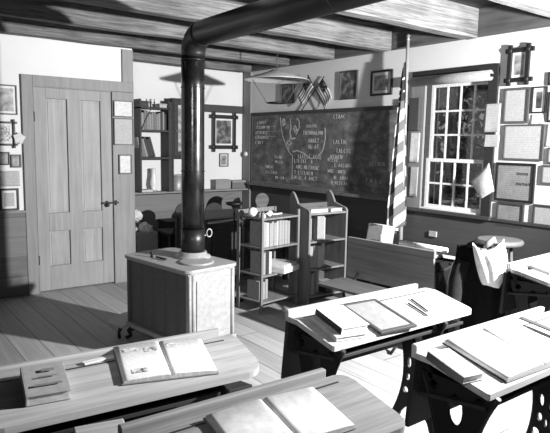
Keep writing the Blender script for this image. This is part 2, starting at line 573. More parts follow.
sash('lower_sash', WY0+.012, WY1-.012, WZ0, 1.38, .026, .058, 2, '')
bl = thing('window_blind', 'pale rolled up blind across the top of the window', 'blind', (XE-.078, 0, 2.04))
MB().tube([(0, 2.90, .058), (0, 3.75, .058)], .044, 18).build('roll', 'cover_light', bl)
for y in (2.892, 3.759):
    MB().box(-.01, .053, y-.007, y+.007, .045, .07).build('bracket', 'iron', bl)

# ------------------------------------------------------------------ outdoors
structure('ground', MB().box(XE+.2, 24, -12, 20, -.7, -.6), 'soil', 'dark ground outside the window', 'ground')
def tree(x, y, h, r, n, leafm, label, z0=-.6):
    t = thing('tree', label, 'tree', (x, y, z0), 0, 'trees outside the window')
    tr = MB(); tr.tube([(0, 0, 0), (.05, .03, h*.4), (-.03, .06, h*.75)], [.16, .12, .05], 10)
    for k in range(7):
        a = random.uniform(0, 2*PI); zz = h*random.uniform(.25, .7)
        tr.tube([(0, 0, zz), (math.cos(a)*r*.4, math.sin(a)*r*.4, zz+.25), (math.cos(a)*r*.8, math.sin(a)*r*.8, zz+.4)], [.05, .035, .012], 6)
    tr.build('trunk', 'bark', t)
    f = MB()
    clumps = []
    for k in range(34):
        a = random.uniform(0, 2*PI); q = r*math.sqrt(random.random())
        clumps.append(Vector((math.cos(a)*q, math.sin(a)*q, random.uniform(.12, 1.)*h)))
    for k in range(n):
        c = random.choice(clumps)+Vector((random.gauss(0, .22), random.gauss(0, .22), random.gauss(0, .18)))
        a = Vector((random.gauss(0, 1), random.gauss(0, 1), random.gauss(0, 1))).normalized()
        u = a.orthogonal().normalized(); v = a.cross(u)
        l = random.uniform(.05, .10)
        f.bm.faces.new([f.bm.verts.new(c+p) for p in (u*-l, v*l*.5, u*l, v*-l*.5)])
    f.build('foliage', leafm, t, recalc=False)
for k, (x, y, h, r, n, m_, lb) in enumerate((
    (7.9, 5.75, 4.0, .85, 1700, 'leaf', 'leafy tree nearest outside, in the middle of the window panes'),
    (7.6, 3.1, 4.0, .8, 1200, 'leaf_pale', 'leafy tree outside, toward the casing beside the framed papers'),
    (8.4, 8.4, 4.2, .9, 1200, 'leaf', 'leafy tree outside, toward the flag edge of the window'),
    (11.0, 6.9, 5.0, 1.2, 1700, 'leaf_pale', 'paler leafy tree farther off behind the window panes'),
    (11.2, 10.2, 5.2, 1.2, 1700, 'leaf', 'dark leafy tree farther off behind the window panes'),
    (14.6, 9.4, 6.5, 1.7, 2000, 'leaf', 'farthest leafy tree showing through the upper panes'))):
    tree(x, y, h, r, n, m_, lb)
f = MB()
for k in range(7000):
    y_ = random.uniform(7, 21)
    c = Vector((20+random.gauss(0, .9)-.12*(y_-13), y_, random.uniform(-.6, 8.5)))
    a = Vector((random.gauss(0, 1), random.gauss(0, 1), random.gauss(0, 1))).normalized()
    u = a.orthogonal().normalized(); v = a.cross(u)
    l = random.uniform(.12, .28)
    f.bm.faces.new([f.bm.verts.new(c+p) for p in (u*-l, v*l*.5, u*l, v*-l*.5)])
tag(f.build('distant_foliage', 'leaf', None, recalc=False), 'dark wood edge far beyond the trees outside the window', 'foliage', None, 'stuff')

# ------------------------------------------------------------------ blackboard
bb = thing('blackboard', 'long chalk covered blackboard on the white wall', 'blackboard', (XE, 5.18, .93))
BY0, BY1, BZ0, BZ1 = 3.86-5.18, 6.51-5.18, .045, .95
MB().box(-.028, -.001, BY0, BY1, BZ0, BZ1).build('board', 'blackboard_paint', bb)
fr = MB().box(-.042, -.001, BY0, BY1+.015, BZ1-.03, BZ1+.012).box(-.042, -.001, BY1-.02, BY1+.015, BZ0-.02, BZ1-.03).box(-.042, -.001, BY0-.03, BY0, BZ0-.02, BZ1+.012)
fr.build('frame', 'trim_dark', bb, .003)
MB().box(-.10, -.001, BY0, BY1+.015, .0, .022).box(-.04, -.001, BY0, BY1-.02, .022, .055).box(-.10, -.092, BY0, BY1+.015, .022, .034).build('chalk_tray', 'rack_wood', bb, .003)
ck = MB()
CX = -.030
def stroke(pts, w=.006):
    for p, q in zip(pts, pts[1:]):
        ck.bar((CX, p[0], p[1]), (CX, q[0], q[1]), .0015, w, up=(0, (p[1]-q[1]), (q[0]-p[0])) if p != q else (0, 0, 1))
rnd = random.Random(3)
def scrawl(yl, z, n, h, w=.005):
    """a line of handwriting: N letters starting at viewer's left"""
    y = yl
    for k in range(n):
        if rnd.random() < .16:
            y -= h*.8; continue
        kk = rnd.randint(0, 4)
        a = h*.55
        if kk == 0: stroke([(y, z), (y, z+h), (y-a, z), (y-a, z+h)], w)
        elif kk == 1: stroke([(y-a, z+h*.9), (y-a*.4, z+h), (y, z+h*.5), (y-a*.4, z), (y-a, z+h*.1)], w)
        elif kk == 2: stroke([(y, z+h), (y, z), (y-a, z)], w); stroke([(y, z+h*.5), (y-a*.7, z+h*.5)], w)
        elif kk == 3: stroke([(y, z+h), (y-a, z+h)], w); stroke([(y-a/2, z+h), (y-a/2, z)], w)
        else: stroke([(y, z), (y-a/2, z+h), (y-a, z)], w); stroke([(y-a*.2, z+h*.4), (y-a*.8, z+h*.4)], w)
        y -= h*.9
L_ = lambda y, z: (y-5.18, z-.93)
# lists in the upper corner
for k, (z, n) in enumerate(((1.74, 6), (1.68, 9), (1.61, 8), (1.55, 9), (1.48, 7))):
    scrawl(6.40-5.18+rnd.uniform(-.03, .03), z-.93, n, .038, .006)
stroke([L_(6.42, 1.715), L_(5.98, 1.71)], .004); stroke([L_(6.42, 1.585), L_(5.98, 1.58)], .004); stroke([L_(6.42, 1.645), L_(6.0, 1.645)], .004)
# outline of a map
mp_ = [(5.88, 1.82), (5.86, 1.70), (5.82, 1.58), (5.76, 1.48), (5.70, 1.40), (5.64, 1.35)]
stroke([L_(*p) for p in mp_], .009)
stroke([L_(*p) for p in [(5.70, 1.40), (5.68, 1.55), (5.66, 1.70), (5.68, 1.80)]], .006)
stroke([L_(*p) for p in [(5.66, 1.72), (5.68, 1.62), (5.65, 1.55), (5.57, 1.56)]], .022)
stroke([L_(*p) for p in [(5.55, 1.80), (5.50, 1.76), (5.50, 1.68), (5.56, 1.60)]], .010)
for (y, z, a) in ((5.81, 1.77, .055), (5.80, 1.73, .045), (5.71, 1.50, .05), (5.67, 1.485, .045), (5.56, 1.65, .05), (5.58, 1.68, .04)):
    stroke([L_(y+a/2, z-.02), L_(y+.1*a, z+.03), L_(y-a/2, z)], .03)
stroke([L_(*p) for p in [(5.62, 1.39), (5.52, 1.41), (5.40, 1.38), (5.28, 1.32), (5.16, 1.33), (5.06, 1.42), (5.02, 1.55), (5.03, 1.68)]], .013)
scrawl(5.42-5.18, 1.60-.93, 10, .045, .009)
scrawl(5.36-5.18, 1.69-.93, 7, .03, .005)
scrawl(5.32-5.18, 1.51-.93, 5, .045, .010)
scrawl(5.32-5.18, 1.44-.93, 5, .045, .009)
for z in (1.30, 1.24, 1.17, 1.10, 1.04):
    scrawl(rnd.uniform(6.2, 5.9)-5.18, z-.93, rnd.randint(5, 8), .035, .004)
    scrawl(rnd.uniform(5.62, 5.5)-5.18, z-.93+.02, rnd.randint(9, 13), .045, .006)
    scrawl(rnd.uniform(5.0, 4.85)-5.18, z-.93, rnd.randint(5, 9), .04, .004)
for z in (1.78, 1.50, 1.40, 1.33):
    scrawl(rnd.uniform(4.98, 4.85)-5.18, z-.93, rnd.randint(5, 8), .045, .005)
stroke([L_(5.62, 1.36), L_(5.62, 1.05)], .006)
scrawl(4.3-5.18, 1.28-.93, 6, .04, .004); scrawl(4.35-5.18, 1.1-.93, 7, .04, .004)
ck.build('chalk_writing', 'chalk', bb)
tag(MB().lathe([(.002, 0), (.025, .004), (.034, .02), (.025, .036), (.002, .04)], 16, M=Matrix.Rotation(-PI/2, 4, 'Y')).build('light_knob', 'porcelain'), 'white porcelain knob on the corner post by the blackboard', 'knob').location = (XE-.045, 6.60, 1.34)

# ------------------------------------------------------------------ frames and sheets on walls
RE = -PI/2      # hung on the east wall: local -y looks into the room
def wall_pos(wall, u, z, off=0.):
    if wall == 'E': return (XE-off, u, z), RE
    if wall == 'N': return (u, YD-off, z), 0.
    return (u, YA-off, z), 0.
def framed(wall, u0, u1, z0, z1, label, fmat='frame_black', pmat='document', bar=.018, matw=0., depth=.022, off=0., cat='picture', name='picture_frame', group=None):
    (loc, rz) = wall_pos(wall, (u0+u1)/2, z0, off)
    t = thing(name, label, cat, loc, rz, group)
    w = (u1-u0)/2; h = z1-z0
    f = MB().box(-w, w, -depth, -.001, 0, bar).box(-w, w, -depth, -.001, h-bar, h).box(-w, -w+bar, -depth, -.001, bar, h-bar).box(w-bar, w, -depth, -.001, bar, h-bar)
    f.build('frame', fmat, t, .003)
    if matw:
        MB().box(-w+bar, w-bar, -.010, -.002, bar, h-bar).build('mat_board', 'mat_board', t)
        MB().box(-w+bar+matw, w-bar-matw, -.012, -.009, bar+matw, h-bar-matw).build('print', pmat, t)
    else:
        MB().box(-w+bar, w-bar, -.010, -.002, bar, h-bar).build('print', pmat, t)
    return t
def sheet(wall, u0, u1, z0, z1, label, mat='document', off=.0, curl=.008, cat='paper', tilt=0.):
    (loc, rz) = wall_pos(wall, (u0+u1)/2, z0, off)
    w = (u1-u0)/2; h = z1-z0
    s_ = MB().grid(lambda a, c: Vector((-w+2*w*a, -.004-curl*(1-c)**2*(.4+.6*abs(2*a-1)), h*c)), 8, 8)
    o = s_.build('wall_paper_sheet', mat, None, solid=.002)
    o.location = loc; o.rotation_euler = (0, tilt, rz)
    return tag(o, label, cat)
def crossed_frame(wall, u0, u1, z0, z1, label, pmat, bar=.036, ext=.028, fmat='frame_black', off=0.):
    """rustic frame whose bars cross and run past the corners"""
    (loc, rz) = wall_pos(wall, (u0+u1)/2, z0-ext, off)
    t = thing('crossed_frame', label, 'picture', loc, rz)
    w = (u1-u0)/2; h = z1-z0
    for sx in (-1, 1):
        b_ = MB().box(sx*(w-bar/2)-bar/2, sx*(w-bar/2)+bar/2, -.034, -.012, 0, h+2*ext)
        b_.build('upright_bar', fmat, t, .004)
    for zz in (ext, ext+h-bar):
        MB().box(-w-ext, w+ext, -.026, -.003, zz, zz+bar).build('cross_bar', fmat, t, .004)
    for sx in (-1, 1):
        for zz in (ext+bar/2, ext+h-bar/2):
            MB().lathe([(.004, -.006), (bar*.62, 0), (bar*.5, .006), (.004, .01)], 10, M=Matrix.Translation((sx*(w-bar/2), -.034, zz)) @ Matrix.Rotation(PI/2, 4, 'X')).build('corner_boss', fmat, t)
    MB().box(-w+bar, w-bar, -.012, -.002, ext+bar, ext+h-bar).build('mat_board', 'mat_board', t)
    MB().box(-w+bar+.022, w-bar-.022, -.014, -.011, ext+bar+.022, ext+h-bar-.022).build('print', pmat, t)
    return t

# around the window, east wall
crossed_frame('E', 2.590, 2.785, 2.03, 2.305, 'crossed bar dark frame highest beside the window', 'photo_mid')
framed('E', 2.572, 2.802, 1.693, 1.985, 'upright framed document under the crossed bar frame', 'frame_grey', 'document', .02)
framed('E', 2.432, 2.556, 1.772, 1.982, 'small dark frame with a tiny portrait beside the framed document', 'frame_black', 'photo_dark', .012, .026)
sheet('E', 2.438, 2.556, 1.688, 1.762, 'small white card under the tiny portrait frame', 'white_paper')
framed('E', 2.270, 2.418, 1.70, 1.935, 'dark framed certificate cut by the picture edge beside the tiny portrait', 'frame_black', 'document', .014)
framed('E', 2.425, 2.778, 1.392, 1.685, 'large wide framed document with two columns of print', 'frame_grey', 'document', .014)
t_ = framed('E', 2.480, 2.832, 1.042, 1.368, 'black framed grey document with two dark words', 'frame_black', 'document_grey', .020)
for k, (a, n) in enumerate(((.225, 4), (.140, 5))):
    wd = MB()
    for q in range(n):
        x = .015+q*.026
        wd.box(x, x+.005, -.0115, -.0098, a, a+.022).box(x+.013, x+.018, -.0115, -.0098, a, a+.022).box(x+.004, x+.014, -.0114, -.0098, a+(.008 if q % 2 else .017), a+(.013 if q % 2 else .022))
    wd.build('dark_word', 'frame_black', t_)
framed('E', 2.554, 2.802, .825, 1.03, 'grey framed chart just under the black framed document', 'frame_brown', 'document_grey', .016)
framed('E', 2.262, 2.476, .842, 1.042, 'framed map cut by the picture edge, lowest on the wall', 'frame_brown', 'document', .016)
framed('E', 2.262, 2.428, 1.208, 1.362, 'small pale grey frame above the framed map', 'frame_grey', 'document', .014)
framed('E', 2.255, 2.388, 1.375, 1.50, 'thin framed notice beside the wide framed document', 'frame_grey', 'document', .012)
sheet('E', 2.270, 2.420, 1.508, 1.684, 'plain white sheet beside the wide framed document', 'white_paper')
framed('E', 2.255, 2.430, 1.985, 2.088, 'dark frame cut by the picture edge beside the crossed bar frame', 'frame_black', 'photo_dark', .012)
sheet('E', 2.812, 2.962, 1.622, 1.862, 'white sheet hung over the window casing, the taller of two', 'document', .03)
sheet('E', 2.806, 2.957, 1.496, 1.600, 'short white card hung over the window casing under a taller sheet', 'document', .03)
tc_ = [Vector(q) for q in ((0, -.047, .155), (-.012, -.12, -.079), (0, .008, -.158), (.012, .128, -.018))]
def leaflet(a, c):
    p = (tc_[3]*(1-a)+tc_[0]*a)*c+(tc_[2]*(1-a)+tc_[1]*a)*(1-c)
    return p+Vector((-.02*math.sin(PI*a)*math.sin(PI*c), 0, 0))
tp = MB().grid(leaflet, 8, 8).build('hanging_leaflet', 'white_paper', None, solid=.002)
tp.location = (XE-.085, 2.905, 1.205)
tag(tp, 'white leaflet hanging askew in front of the window panes', 'paper')
bx = MB().box(-.06, .06, -.05, -.001, 0, .31).build('wall_box', 'trim_dark', None, .004)
bx.location = (XE-.022, 3.712, 1.64); bx.rotation_euler = (0, 0, RE)
tag(bx, 'narrow dark box on the casing between flag and window', 'box')
sheet('E', 3.655, 3.775, 1.335, 1.62, 'white sheet on the casing under the dark box', 'white_paper', .026)
sheet('E', 3.655, 3.755, 1.00, 1.29, 'lower grey sheet on the casing behind the flag', 'document', .026)
# above the blackboard
framed('E', 4.545, 4.82, 1.985, 2.292, 'dark unframed looking portrait panel above the blackboard beside the crossed flags', 'frame_brown', 'photo_dark', .012)
framed('E', 4.052, 4.350, 2.002, 2.258, 'wide black framed picture above the blackboard nearest the flagpole', 'frame_black', 'photo_mid', .022, .03)
framed('E', 5.645, 5.90, 1.985, 2.228, 'small dark picture above the blackboard behind the hanging lamp', 'frame_brown', 'photo_dark', .014)
# small crossed flags
def small_flag(y0, z0, y1, z1, dirn, label, off):
    t = thing('small_flag', label, 'flag', (XE-off, y0, z0), 0, 'crossed paper flags')
    tip = Vector((0, y1-y0, z1-z0))
    MB().tube([(0, 0, 0), tip*.5, tip], .006, 8).build('stick', 'pencil', t)
    MB().lathe([(.001, -.012), (.011, 0), (.001, .014)], 8, at=tip).build('finial', 'pencil', t)
    d = tip.normalized(); o = Vector((0, dirn*d.z, -dirn*d.y)) if False else Vector((0, dirn*abs(d.z), -abs(d.y)))
    L = .25; H = .17
    st_ = tip*.97-d*H
    f = MB().grid(lambda a, c: st_+d*(H*c)+o*(L*a)+Vector((-.006-.012*math.sin(a*7)*a, 0, -.05*a*a)), 10, 6, uvfn=lambda a, c: (a*L, c*H+.06))
    f.build('cloth', 'small_flag_cloth', t, solid=.002)
small_flag(5.47, 1.897, 5.085, 2.255, -1, 'small striped flag leaning to the flagpole side of the crossed pair', .02)
small_flag(5.02, 1.893, 5.335, 2.290, 1, 'small striped flag leaning to the hanging lamp side of the crossed pair', .045)
tag(MB().box(-.02, -.001, 0, .085, 0, .052).build('wall_plate', 'tin_pale', None, .003), 'small pale metal plate on the dark wainscot under the window', 'plate').location = (XE-.02, 3.40, .636)

# door wall
framed('N', 1.165, 1.345, 1.712, 1.982, 'large pale portrait in a thin frame, highest beside the door', 'frame_grey', 'photo_mid', .012, .02)
crossed_frame('N', 1.150, 1.315, 1.43, 1.65, 'crossed bar frame with a pale engraving beside the door', 'engraving', .018, .022)
st_ = []
for k in range(10):
    a = 2*PI*k/10+.2; r_ = .058 if k % 2 == 0 else .042
    st_.append((r_*math.cos(a), r_*math.sin(a)))
o = MB().prism(st_, -.004, -.001, XZ).build('paper_ornament', 'white_paper'); o.location = (1.345, YD-.04, 1.50)
tag(o, 'white paper ornament at the edge of the crossed bar frame by the door', 'paper')
framed('N', 1.150, 1.262, 1.252, 1.372, 'tiny square grey framed print, farther from the door of a pair', 'frame_grey', 'photo_mid', .012)
framed('N', 1.270, 1.362, 1.228, 1.349, 'tiny grey framed portrait, nearer the door of a pair', 'frame_grey', 'photo_mid', .014)
sheet('N', 1.150, 1.343, 1.055, 1.196, 'faded paper sheet between the tiny prints and the black frame', 'document')
framed('N', 1.160, 1.328, .828, 1.034, 'black frame with wide white mat just above the pale wainscot', 'frame_black', 'document', .018, .022)
framed('N', 2.256, 2.461, 1.735, 1.897, 'wide white card in a thin frame, highest on the board by the door latch', 'frame_grey', 'white_paper', .008, off=.028)
framed('N', 2.254, 2.463, 1.449, 1.720, 'tall white notice in a thin frame, middle of three by the door', 'frame_grey', 'document', .008, off=.028)
framed('N', 2.302, 2.442, 1.150, 1.351, 'small white notice in a grey frame, lowest of three by the door', 'frame_grey', 'white_paper', .012, off=.028)
# alcove wall
crossed_frame('A', 3.985, 4.36, 1.403, 1.857, 'large crossed bar dark frame with a portrait in the alcove', 'photo_dark', .05, .04)
framed('A', 4.107, 4.25, 1.165, 1.345, 'small narrow dark frame hung under the large alcove portrait', 'frame_grey', 'photo_mid', .014, .012)

# ------------------------------------------------------------------ books
def flat_book(label, w, h, t, cover, group=None, name='book'):
    """lying book, spine at -x; origin at its underside"""
    o = thing(name, label, 'book', group=group)
    c = MB().box(-w/2, w/2, -h/2, h/2, 0, .004).box(-w/2, w/2, -h/2, h/2, t-.004, t).box(-w/2-.003, -w/2+.004, -h/2, h/2, .0, t)
    c.build('cover', cover, o, .0015)
    MB().box(-w/2+.004, w/2-.006, -h/2+.005, h/2-.005, .004, t-.004).build('pages', 'page', o)
    return o
def upright_book(t, h, dp, cover, label, group):
    """standing book, spine at -y, origin at the foot of its spine"""
    o = thing('book', label, 'book', group=group)
    MB().box(-t/2, -t/2+.003, 0, dp, 0, h).box(t/2-.003, t/2, 0, dp, 0, h).box(-t/2, t/2, -.003, .003, 0, h).build('cover', cover, o, .001)
    MB().box(-t/2+.003, t/2-.003, .003, dp-.005, .004, h-.005).build('pages', 'page', o)
    return o
def open_book(label, w, h, t, cover='cover_mid', pmat='page_print', pics=()):
    """open book lying flat: two curved page blocks over the open cover"""
    o = thing('open_book', label, 'book')
    MB().box(-w-.006, w+.006, -h/2-.005, h/2+.005, 0, .004).build('cover', cover, o, .001)
    def top(x):
        a = abs(x)/w
        return .005+t*(.45+.55*(1-a)**.6 if a > .06 else .45+.55*(1-.06)**.6*(a/.06)**.5*1.0)
    for s_ in (-1, 1):
        pg = MB()
        n = 12
        xs = [s_*w*(k/n)**1.3 for k in range(n+1)]
        T = [[pg.bm.verts.new((x, y, top(x))) for y in (-h/2, h/2)] for x in xs]
        Bt = [[pg.bm.verts.new((x, y, .004)) for y in (-h/2, h/2)] for x in xs]
        for k in range(n):
            f = pg.bm.faces.new((T[k][0], T[k+1][0], T[k+1][1], T[k][1])); f.smooth = True
            pg.bm.faces.new((Bt[k][0], Bt[k][1], Bt[k+1][1], Bt[k+1][0]))
            for q in (0, 1):
                pg.bm.faces.new((T[k][q], Bt[k][q], Bt[k+1][q], T[k+1][q]))
        for k in (0, n):
            pg.bm.faces.new((T[k][0], T[k][1], Bt[k][1], Bt[k][0]))
        po = pg.build('pages', pmat, o)
        for (x0, x1, ya, yb) in pics:
            if (x0+x1)*s_ > 0:
                pc = MB()
                pc.grid(lambda a, c: Vector((x0+(x1-x0)*a, ya+(yb-ya)*c, top(x0+(x1-x0)*a)+.0012)), 6, 1)
                pc.build('illustration', 'engraving', po)
    return o

# ------------------------------------------------------------------ school desks
FOLD = .07
class Desk:
    pass
def school_desk(label, loc, rotz, L, D, top, radii, inset, insetL=.05, seat=False, under='desk_under', railR=.07, railL=.0, board=None, group='iron legged school desks'):
    """origin on the floor below the middle of the far edge; pupils sit at -y"""
    k = .05/(D-FOLD)
    t = thing('school_desk', label, 'desk', loc, rotz, group)
    def zt(y):
        return .715 if y > -FOLD else .715+k*(y+FOLD)
    # desktop as a folded slab with rounded corners
    o_ = rounded(-L/2, L/2, -D, 0, radii)
    mb = MB()
    # split the outline at the fold so the slope keeps flat
    flat = [(-L/2, -FOLD), (L/2, -FOLD)]
    slope = [p for p in o_ if p[1] < -FOLD+1e-6]
    ridge = [p for p in o_ if p[1] > -FOLD-1e-6]
    slope = slope+[(L/2, -FOLD), (-L/2, -FOLD)] if True else slope
    # order: slope corners run x0y0 -> x1y0, then the fold line back
    mb.prism(slope, -.024, 0, lambda u, v, q: Vector((u, v, zt(v)+q)))
    rr = [(-L/2, -FOLD), (L/2, -FOLD)]+[p for p in ridge if p[0] > 0]+[p for p in ridge if p[0] <= 0]
    mb.prism(rr, -.024, 0, lambda u, v, q: Vector((u, v, .715+q)))
    bmesh.ops.remove_doubles(mb.bm, verts=mb.bm.verts, dist=.0004)
    mb.build('desktop', top, t, .004)
    # pencil groove strip and far rail
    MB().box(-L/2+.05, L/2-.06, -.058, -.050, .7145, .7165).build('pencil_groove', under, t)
    MB().box(-L/2+railL, L/2-railR, -.004, .020, .69, .745).build('rail', top, t, .005)
    # tall board below the far edge
    b_ = MB(); yb = .02
    b_.quadbox([Vector(p) for p in ((-L/2-.015, .004, .415), (L/2-railR, .004, .415), (L/2-railR, .024, .415), (-L/2-.015, .024, .415), (-L/2+.005, .0, .69), (L/2-railR, .0, .69), (L/2-railR, .02, .69), (-L/2+.005, .02, .69))])
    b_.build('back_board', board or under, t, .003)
    # book shelf under the top
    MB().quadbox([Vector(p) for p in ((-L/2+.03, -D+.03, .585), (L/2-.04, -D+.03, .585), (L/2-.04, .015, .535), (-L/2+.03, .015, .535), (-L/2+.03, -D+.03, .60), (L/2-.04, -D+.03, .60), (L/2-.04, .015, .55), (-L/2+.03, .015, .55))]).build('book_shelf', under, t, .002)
    # cast iron legs: an hourglass plate with pierced scrollwork
    for sx in (-1, 1):
        x = sx*(L/2-(inset if sx > 0 else insetL))
        c = -D*.5
        def side(s_):
            pts = []
            for q in range(15):
                z = .04+q/14*.60
                e = abs((z-.33)/.30)
                pts.append((c+s_*(.075+.085*e**2.0), z))
            return pts
        outer = side(1)+side(-1)[::-1]
        outer = [(c+.19, .0)]+[(c+.19, .022)]+outer[0:15]+[(p[0], p[1]) for p in outer[15:]]+[(c-.19, .022), (c-.19, .0)]
        # foot arch
        arch = [(c-.11*math.cos(PI*q/10), .0+.14*math.sin(PI*q/10)) for q in range(11)]
        outer = outer+arch
        def ell(cy, cz, a, b2, n=14):
            return [(c+cy+a*math.cos(2*PI*q/n), cz+b2*math.sin(2*PI*q/n)) for q in range(n)]
        holes = [ell(0, .535, .032, .062)]
        for (cy, cz, a, b2) in ((-.10, .60, .02, .018), (.10, .60, .02, .018), (-.042, .37, .012, .03), (.042, .37, .012, .03), (0, .42, .010, .022), (0, .35, .008, .022), (-.045, .29, .012, .02), (.045, .29, .012, .02), (-.012, .27, .008, .025), (.016, .27, .007, .02), (-.06, .215, .018, .018), (.06, .215, .018, .018), (0, .20, .014, .02)):
            holes.append(ell(cy, cz, a, b2, 10))
        lg = MB().prism(outer, x-.008, x+.008, YZ, holes)
        lg.tube([(x, c+.032*1.15*math.cos(2*PI*q/16), .535+.062*1.1*math.sin(2*PI*q/16)) for q in range(16)], .008, 6, True)
        for s_ in (-1, 1):
            lg.tube([(x, p[0], p[1]) for p in side(s_)], .011, 6)
        lg.box(x-.03, x+.03, c-.19, c-.15, 0, .012).box(x-.03, x+.03, c+.15, c+.19, 0, .012)
        # bracket that follows the underside of the top
        lg.bar((x, -D+.03, zt(-D+.03)-.036), (x, -FOLD, .715-.036), .02, .02).bar((x, -FOLD, .679), (x, -.01, .679), .02, .02)
        lg.bar((x, c-.11, .62), (x, -D+.04, zt(-D+.04)-.04), .016, .014).bar((x, c+.11, .62), (x, -.02, .675), .016, .014)
        lg.build('iron_leg', 'iron', t)
    if seat:
        MB().prism(rounded(-L/2+.02, L/2-.05, .12, .42, (.01, .01, .03, .03)), .405, .425, XY).build('seat', 'rack_wood_dark', t, .004)
        for sx in (-1, 1):
            x = sx*(L/2-.14)
            MB().tube([(x, .03, .46), (x, .09, .40), (x, .25, .39), (x, .36, .40)], .011, 8).tube([(x, .22, .39), (x, .16, .2), (x, .24, .05), (x, .30, .008)], .011, 8).build('seat_bracket', 'iron', t)
    d = Desk(); d.loc = Vector(loc); d.rz = rotz; d.k = k; d.zt = zt
    return d
def place_on(desk, o, wx, wy, rz, lift=0., flatpart=False):
    """lay a thing on the sloping desktop at world x, y"""
    rel = Matrix.Rotation(-desk.rz, 3, 'Z') @ Vector((wx-desk.loc.x, wy-desk.loc.y, 0))
    z = desk.zt(rel.y)+.002
    M = Matrix.Rotation(desk.rz, 3, 'Z') @ (Matrix.Identity(3) if flatpart else Matrix.Rotation(math.atan(desk.k), 3, 'X')) @ Matrix.Rotation(rz-desk.rz, 3, 'Z')
    nrm = M @ Vector((0, 0, 1))
    o.location = Vector((wx, wy, z))+nrm*lift
    o.rotation_euler = M.to_euler()
    return o

dk_fl = school_desk('school desk with worn grey top holding an open illustrated book', (.775, 1.975, 0), R(-4.5), .94, .28, 'desk_worn', (.05, .07, .01, .01), .17, railR=.05)
dk_mid = school_desk('pale school desk holding stacked books and a slate', (2.08, 2.0, 0), 0, .98, .31, 'desk_pale', (.01, .03, .02, .01), .24)
dk_r = school_desk('pale school desk under the big open atlas', (2.215, 1.365, 0), 0, 1.01, .32, 'desk_pale', (.01, .03, .02, .01), .25)
dk_n = school_desk('brown school desk nearest the camera with a blank open book', (.945, 1.39, 0), R(-1), .79, .32, 'desk_brown', (.02, .05, .04, .02), .17)
dk_fr = school_desk('pale school desk with rounded end near the stool by the wall', (3.87, 2.06, 0), R(4), .90, .33, 'desk_pale', (.06, .03, .02, .07), .12, railL=.05)
dk_far = school_desk('school desk turned sideways with its bench seat, before the flag', (3.36, 2.98, 0), R(90+5), .83, .31, 'desk_board', (.02, .02, .02, .02), .05, seat=True, board='desk_board', railR=.01)

# things on the desks
b1 = flat_book('closed thick pale book lying alone on the worn desk', .13, .165, .036, 'cover_grey')
place_on(dk_fl, b1, .487, 1.862, R(-8))
MB().box(-.025, .035, .0, .005, .042, .0425).box(-.04, .045, -.045, -.035, .042, .0425).box(-.01, .03, .03, .045, .042, .0425).build('cover_print', 'cover_mid', b1)
b2 = open_book('open book with small engravings on the worn grey desk', .165, .215, .016, pics=((-.14, -.085, .06, .08), (-.065, -.02, .045, .07), (-.13, -.075, -.075, -.05), (.02, .07, .06, .085)))
place_on(dk_fl, b2, .90, 1.842, R(-13))
o = MB().box(-.06, .06, -.012, .012, 0, .006).build('paper_slip', 'white_paper'); place_on(dk_fl, o, .70, 1.955, R(5), flatpart=True)
tag(o, 'small white slip in the pencil groove of the worn desk', 'paper')
b3 = open_book('open book with blank pages on the nearest brown desk', .19, .205, .016, pmat='page')
place_on(dk_n, b3, .965, 1.235, R(-3))
b4 = flat_book('lower pale book of the stack on the pale desk', .16, .205, .02, 'cover_pale')
place_on(dk_mid, b4, 1.720, 1.80, R(-8))
b5 = flat_book('upper white book with spine darkened as in shade on the pale desk stack', .15, .195, .028, 'white_paper')
place_on(dk_mid, b5, 1.745, 1.812, R(-5), lift=.021)
MB().box(-.0785, -.074, -.097, .097, .0, .028).build('spine', 'cover_dark', b5)  # dark strip paints the shade on the book's side away from the flash
sl = thing('slate', 'dark edged writing slate lying flat on the pale desk', 'slate')
MB().box(-.115, .115, -.145, -.125, 0, .014).box(-.115, .115, .125, .145, 0, .014).box(-.115, -.095, -.125, .125, 0, .014).box(.095, .115, -.125, .125, 0, .014).build('frame', 'frame_brown', sl, .002)
MB().box(-.095, .095, -.125, .125, .002, .011).build('slate_panel', 'slate', sl)
place_on(dk_mid, sl, 1.985, 1.815, R(-3))
for k, (x, y, a, lb) in enumerate(((2.25, 1.80, 84, 'dark pencil lying beside the slate on the pale desk'), (2.30, 1.83, 78, 'second pencil farther from the slate on the pale desk'))):
    p = thing('pencil', lb, 'pencil')
    MB().tube([(-.075, 0, .0045), (.06, 0, .0045)], .0045, 6).build('shaft', 'pencil', p)
    MB().tube([(.06, 0, .0045), (.078, 0, .0045)], [.0045, .001], 6).build('tip', 'cover_pale', p)
    place_on(dk_mid, p, x, y, R(a))
b6 = flat_book('grey closed book with spine side coloured as shaded beside the big atlas', .105, .18, .028, 'cover_light')
place_on(dk_r, b6, 1.735, 1.205, R(-8))
MB().box(-.0555, -.051, -.09, .09, .0, .028).build('spine', 'cover_dark', b6)  # shaded side of the book, painted as a dark strip over its spine
b7 = open_book('big open white atlas spread over the pale desk', .235, .285, .022, 'cover_dark', 'atlas_print')
place_on(dk_r, b7, 2.085, 1.195, R(-2))
p = thing('pen', 'dark pen in the groove of the desk with the atlas', 'pen')
MB().tube([(-.085, 0, .005), (.06, 0, .005)], .005, 8).build('shaft', 'pencil', p); MB().tube([(.06, 0, .005), (.09, 0, .005)], [.004, .0008], 8).build('nib', 'iron', p)
place_on(dk_r, p, 1.90, 1.325, R(12), flatpart=True)
o = MB().box(-.085, .085, -.016, .016, 0, .006).build('ruler', 'cover_dark', None, .001); place_on(dk_r, o, 2.40, 1.255, R(100), lift=.018)
tag(o, 'dark flat ruler lying on the open atlas', 'ruler')
b8 = flat_book('grey flat book on the pale desk with rounded end', .28, .14, .02, 'cover_light'); place_on(dk_fr, b8, 3.72, 1.905, R(4))
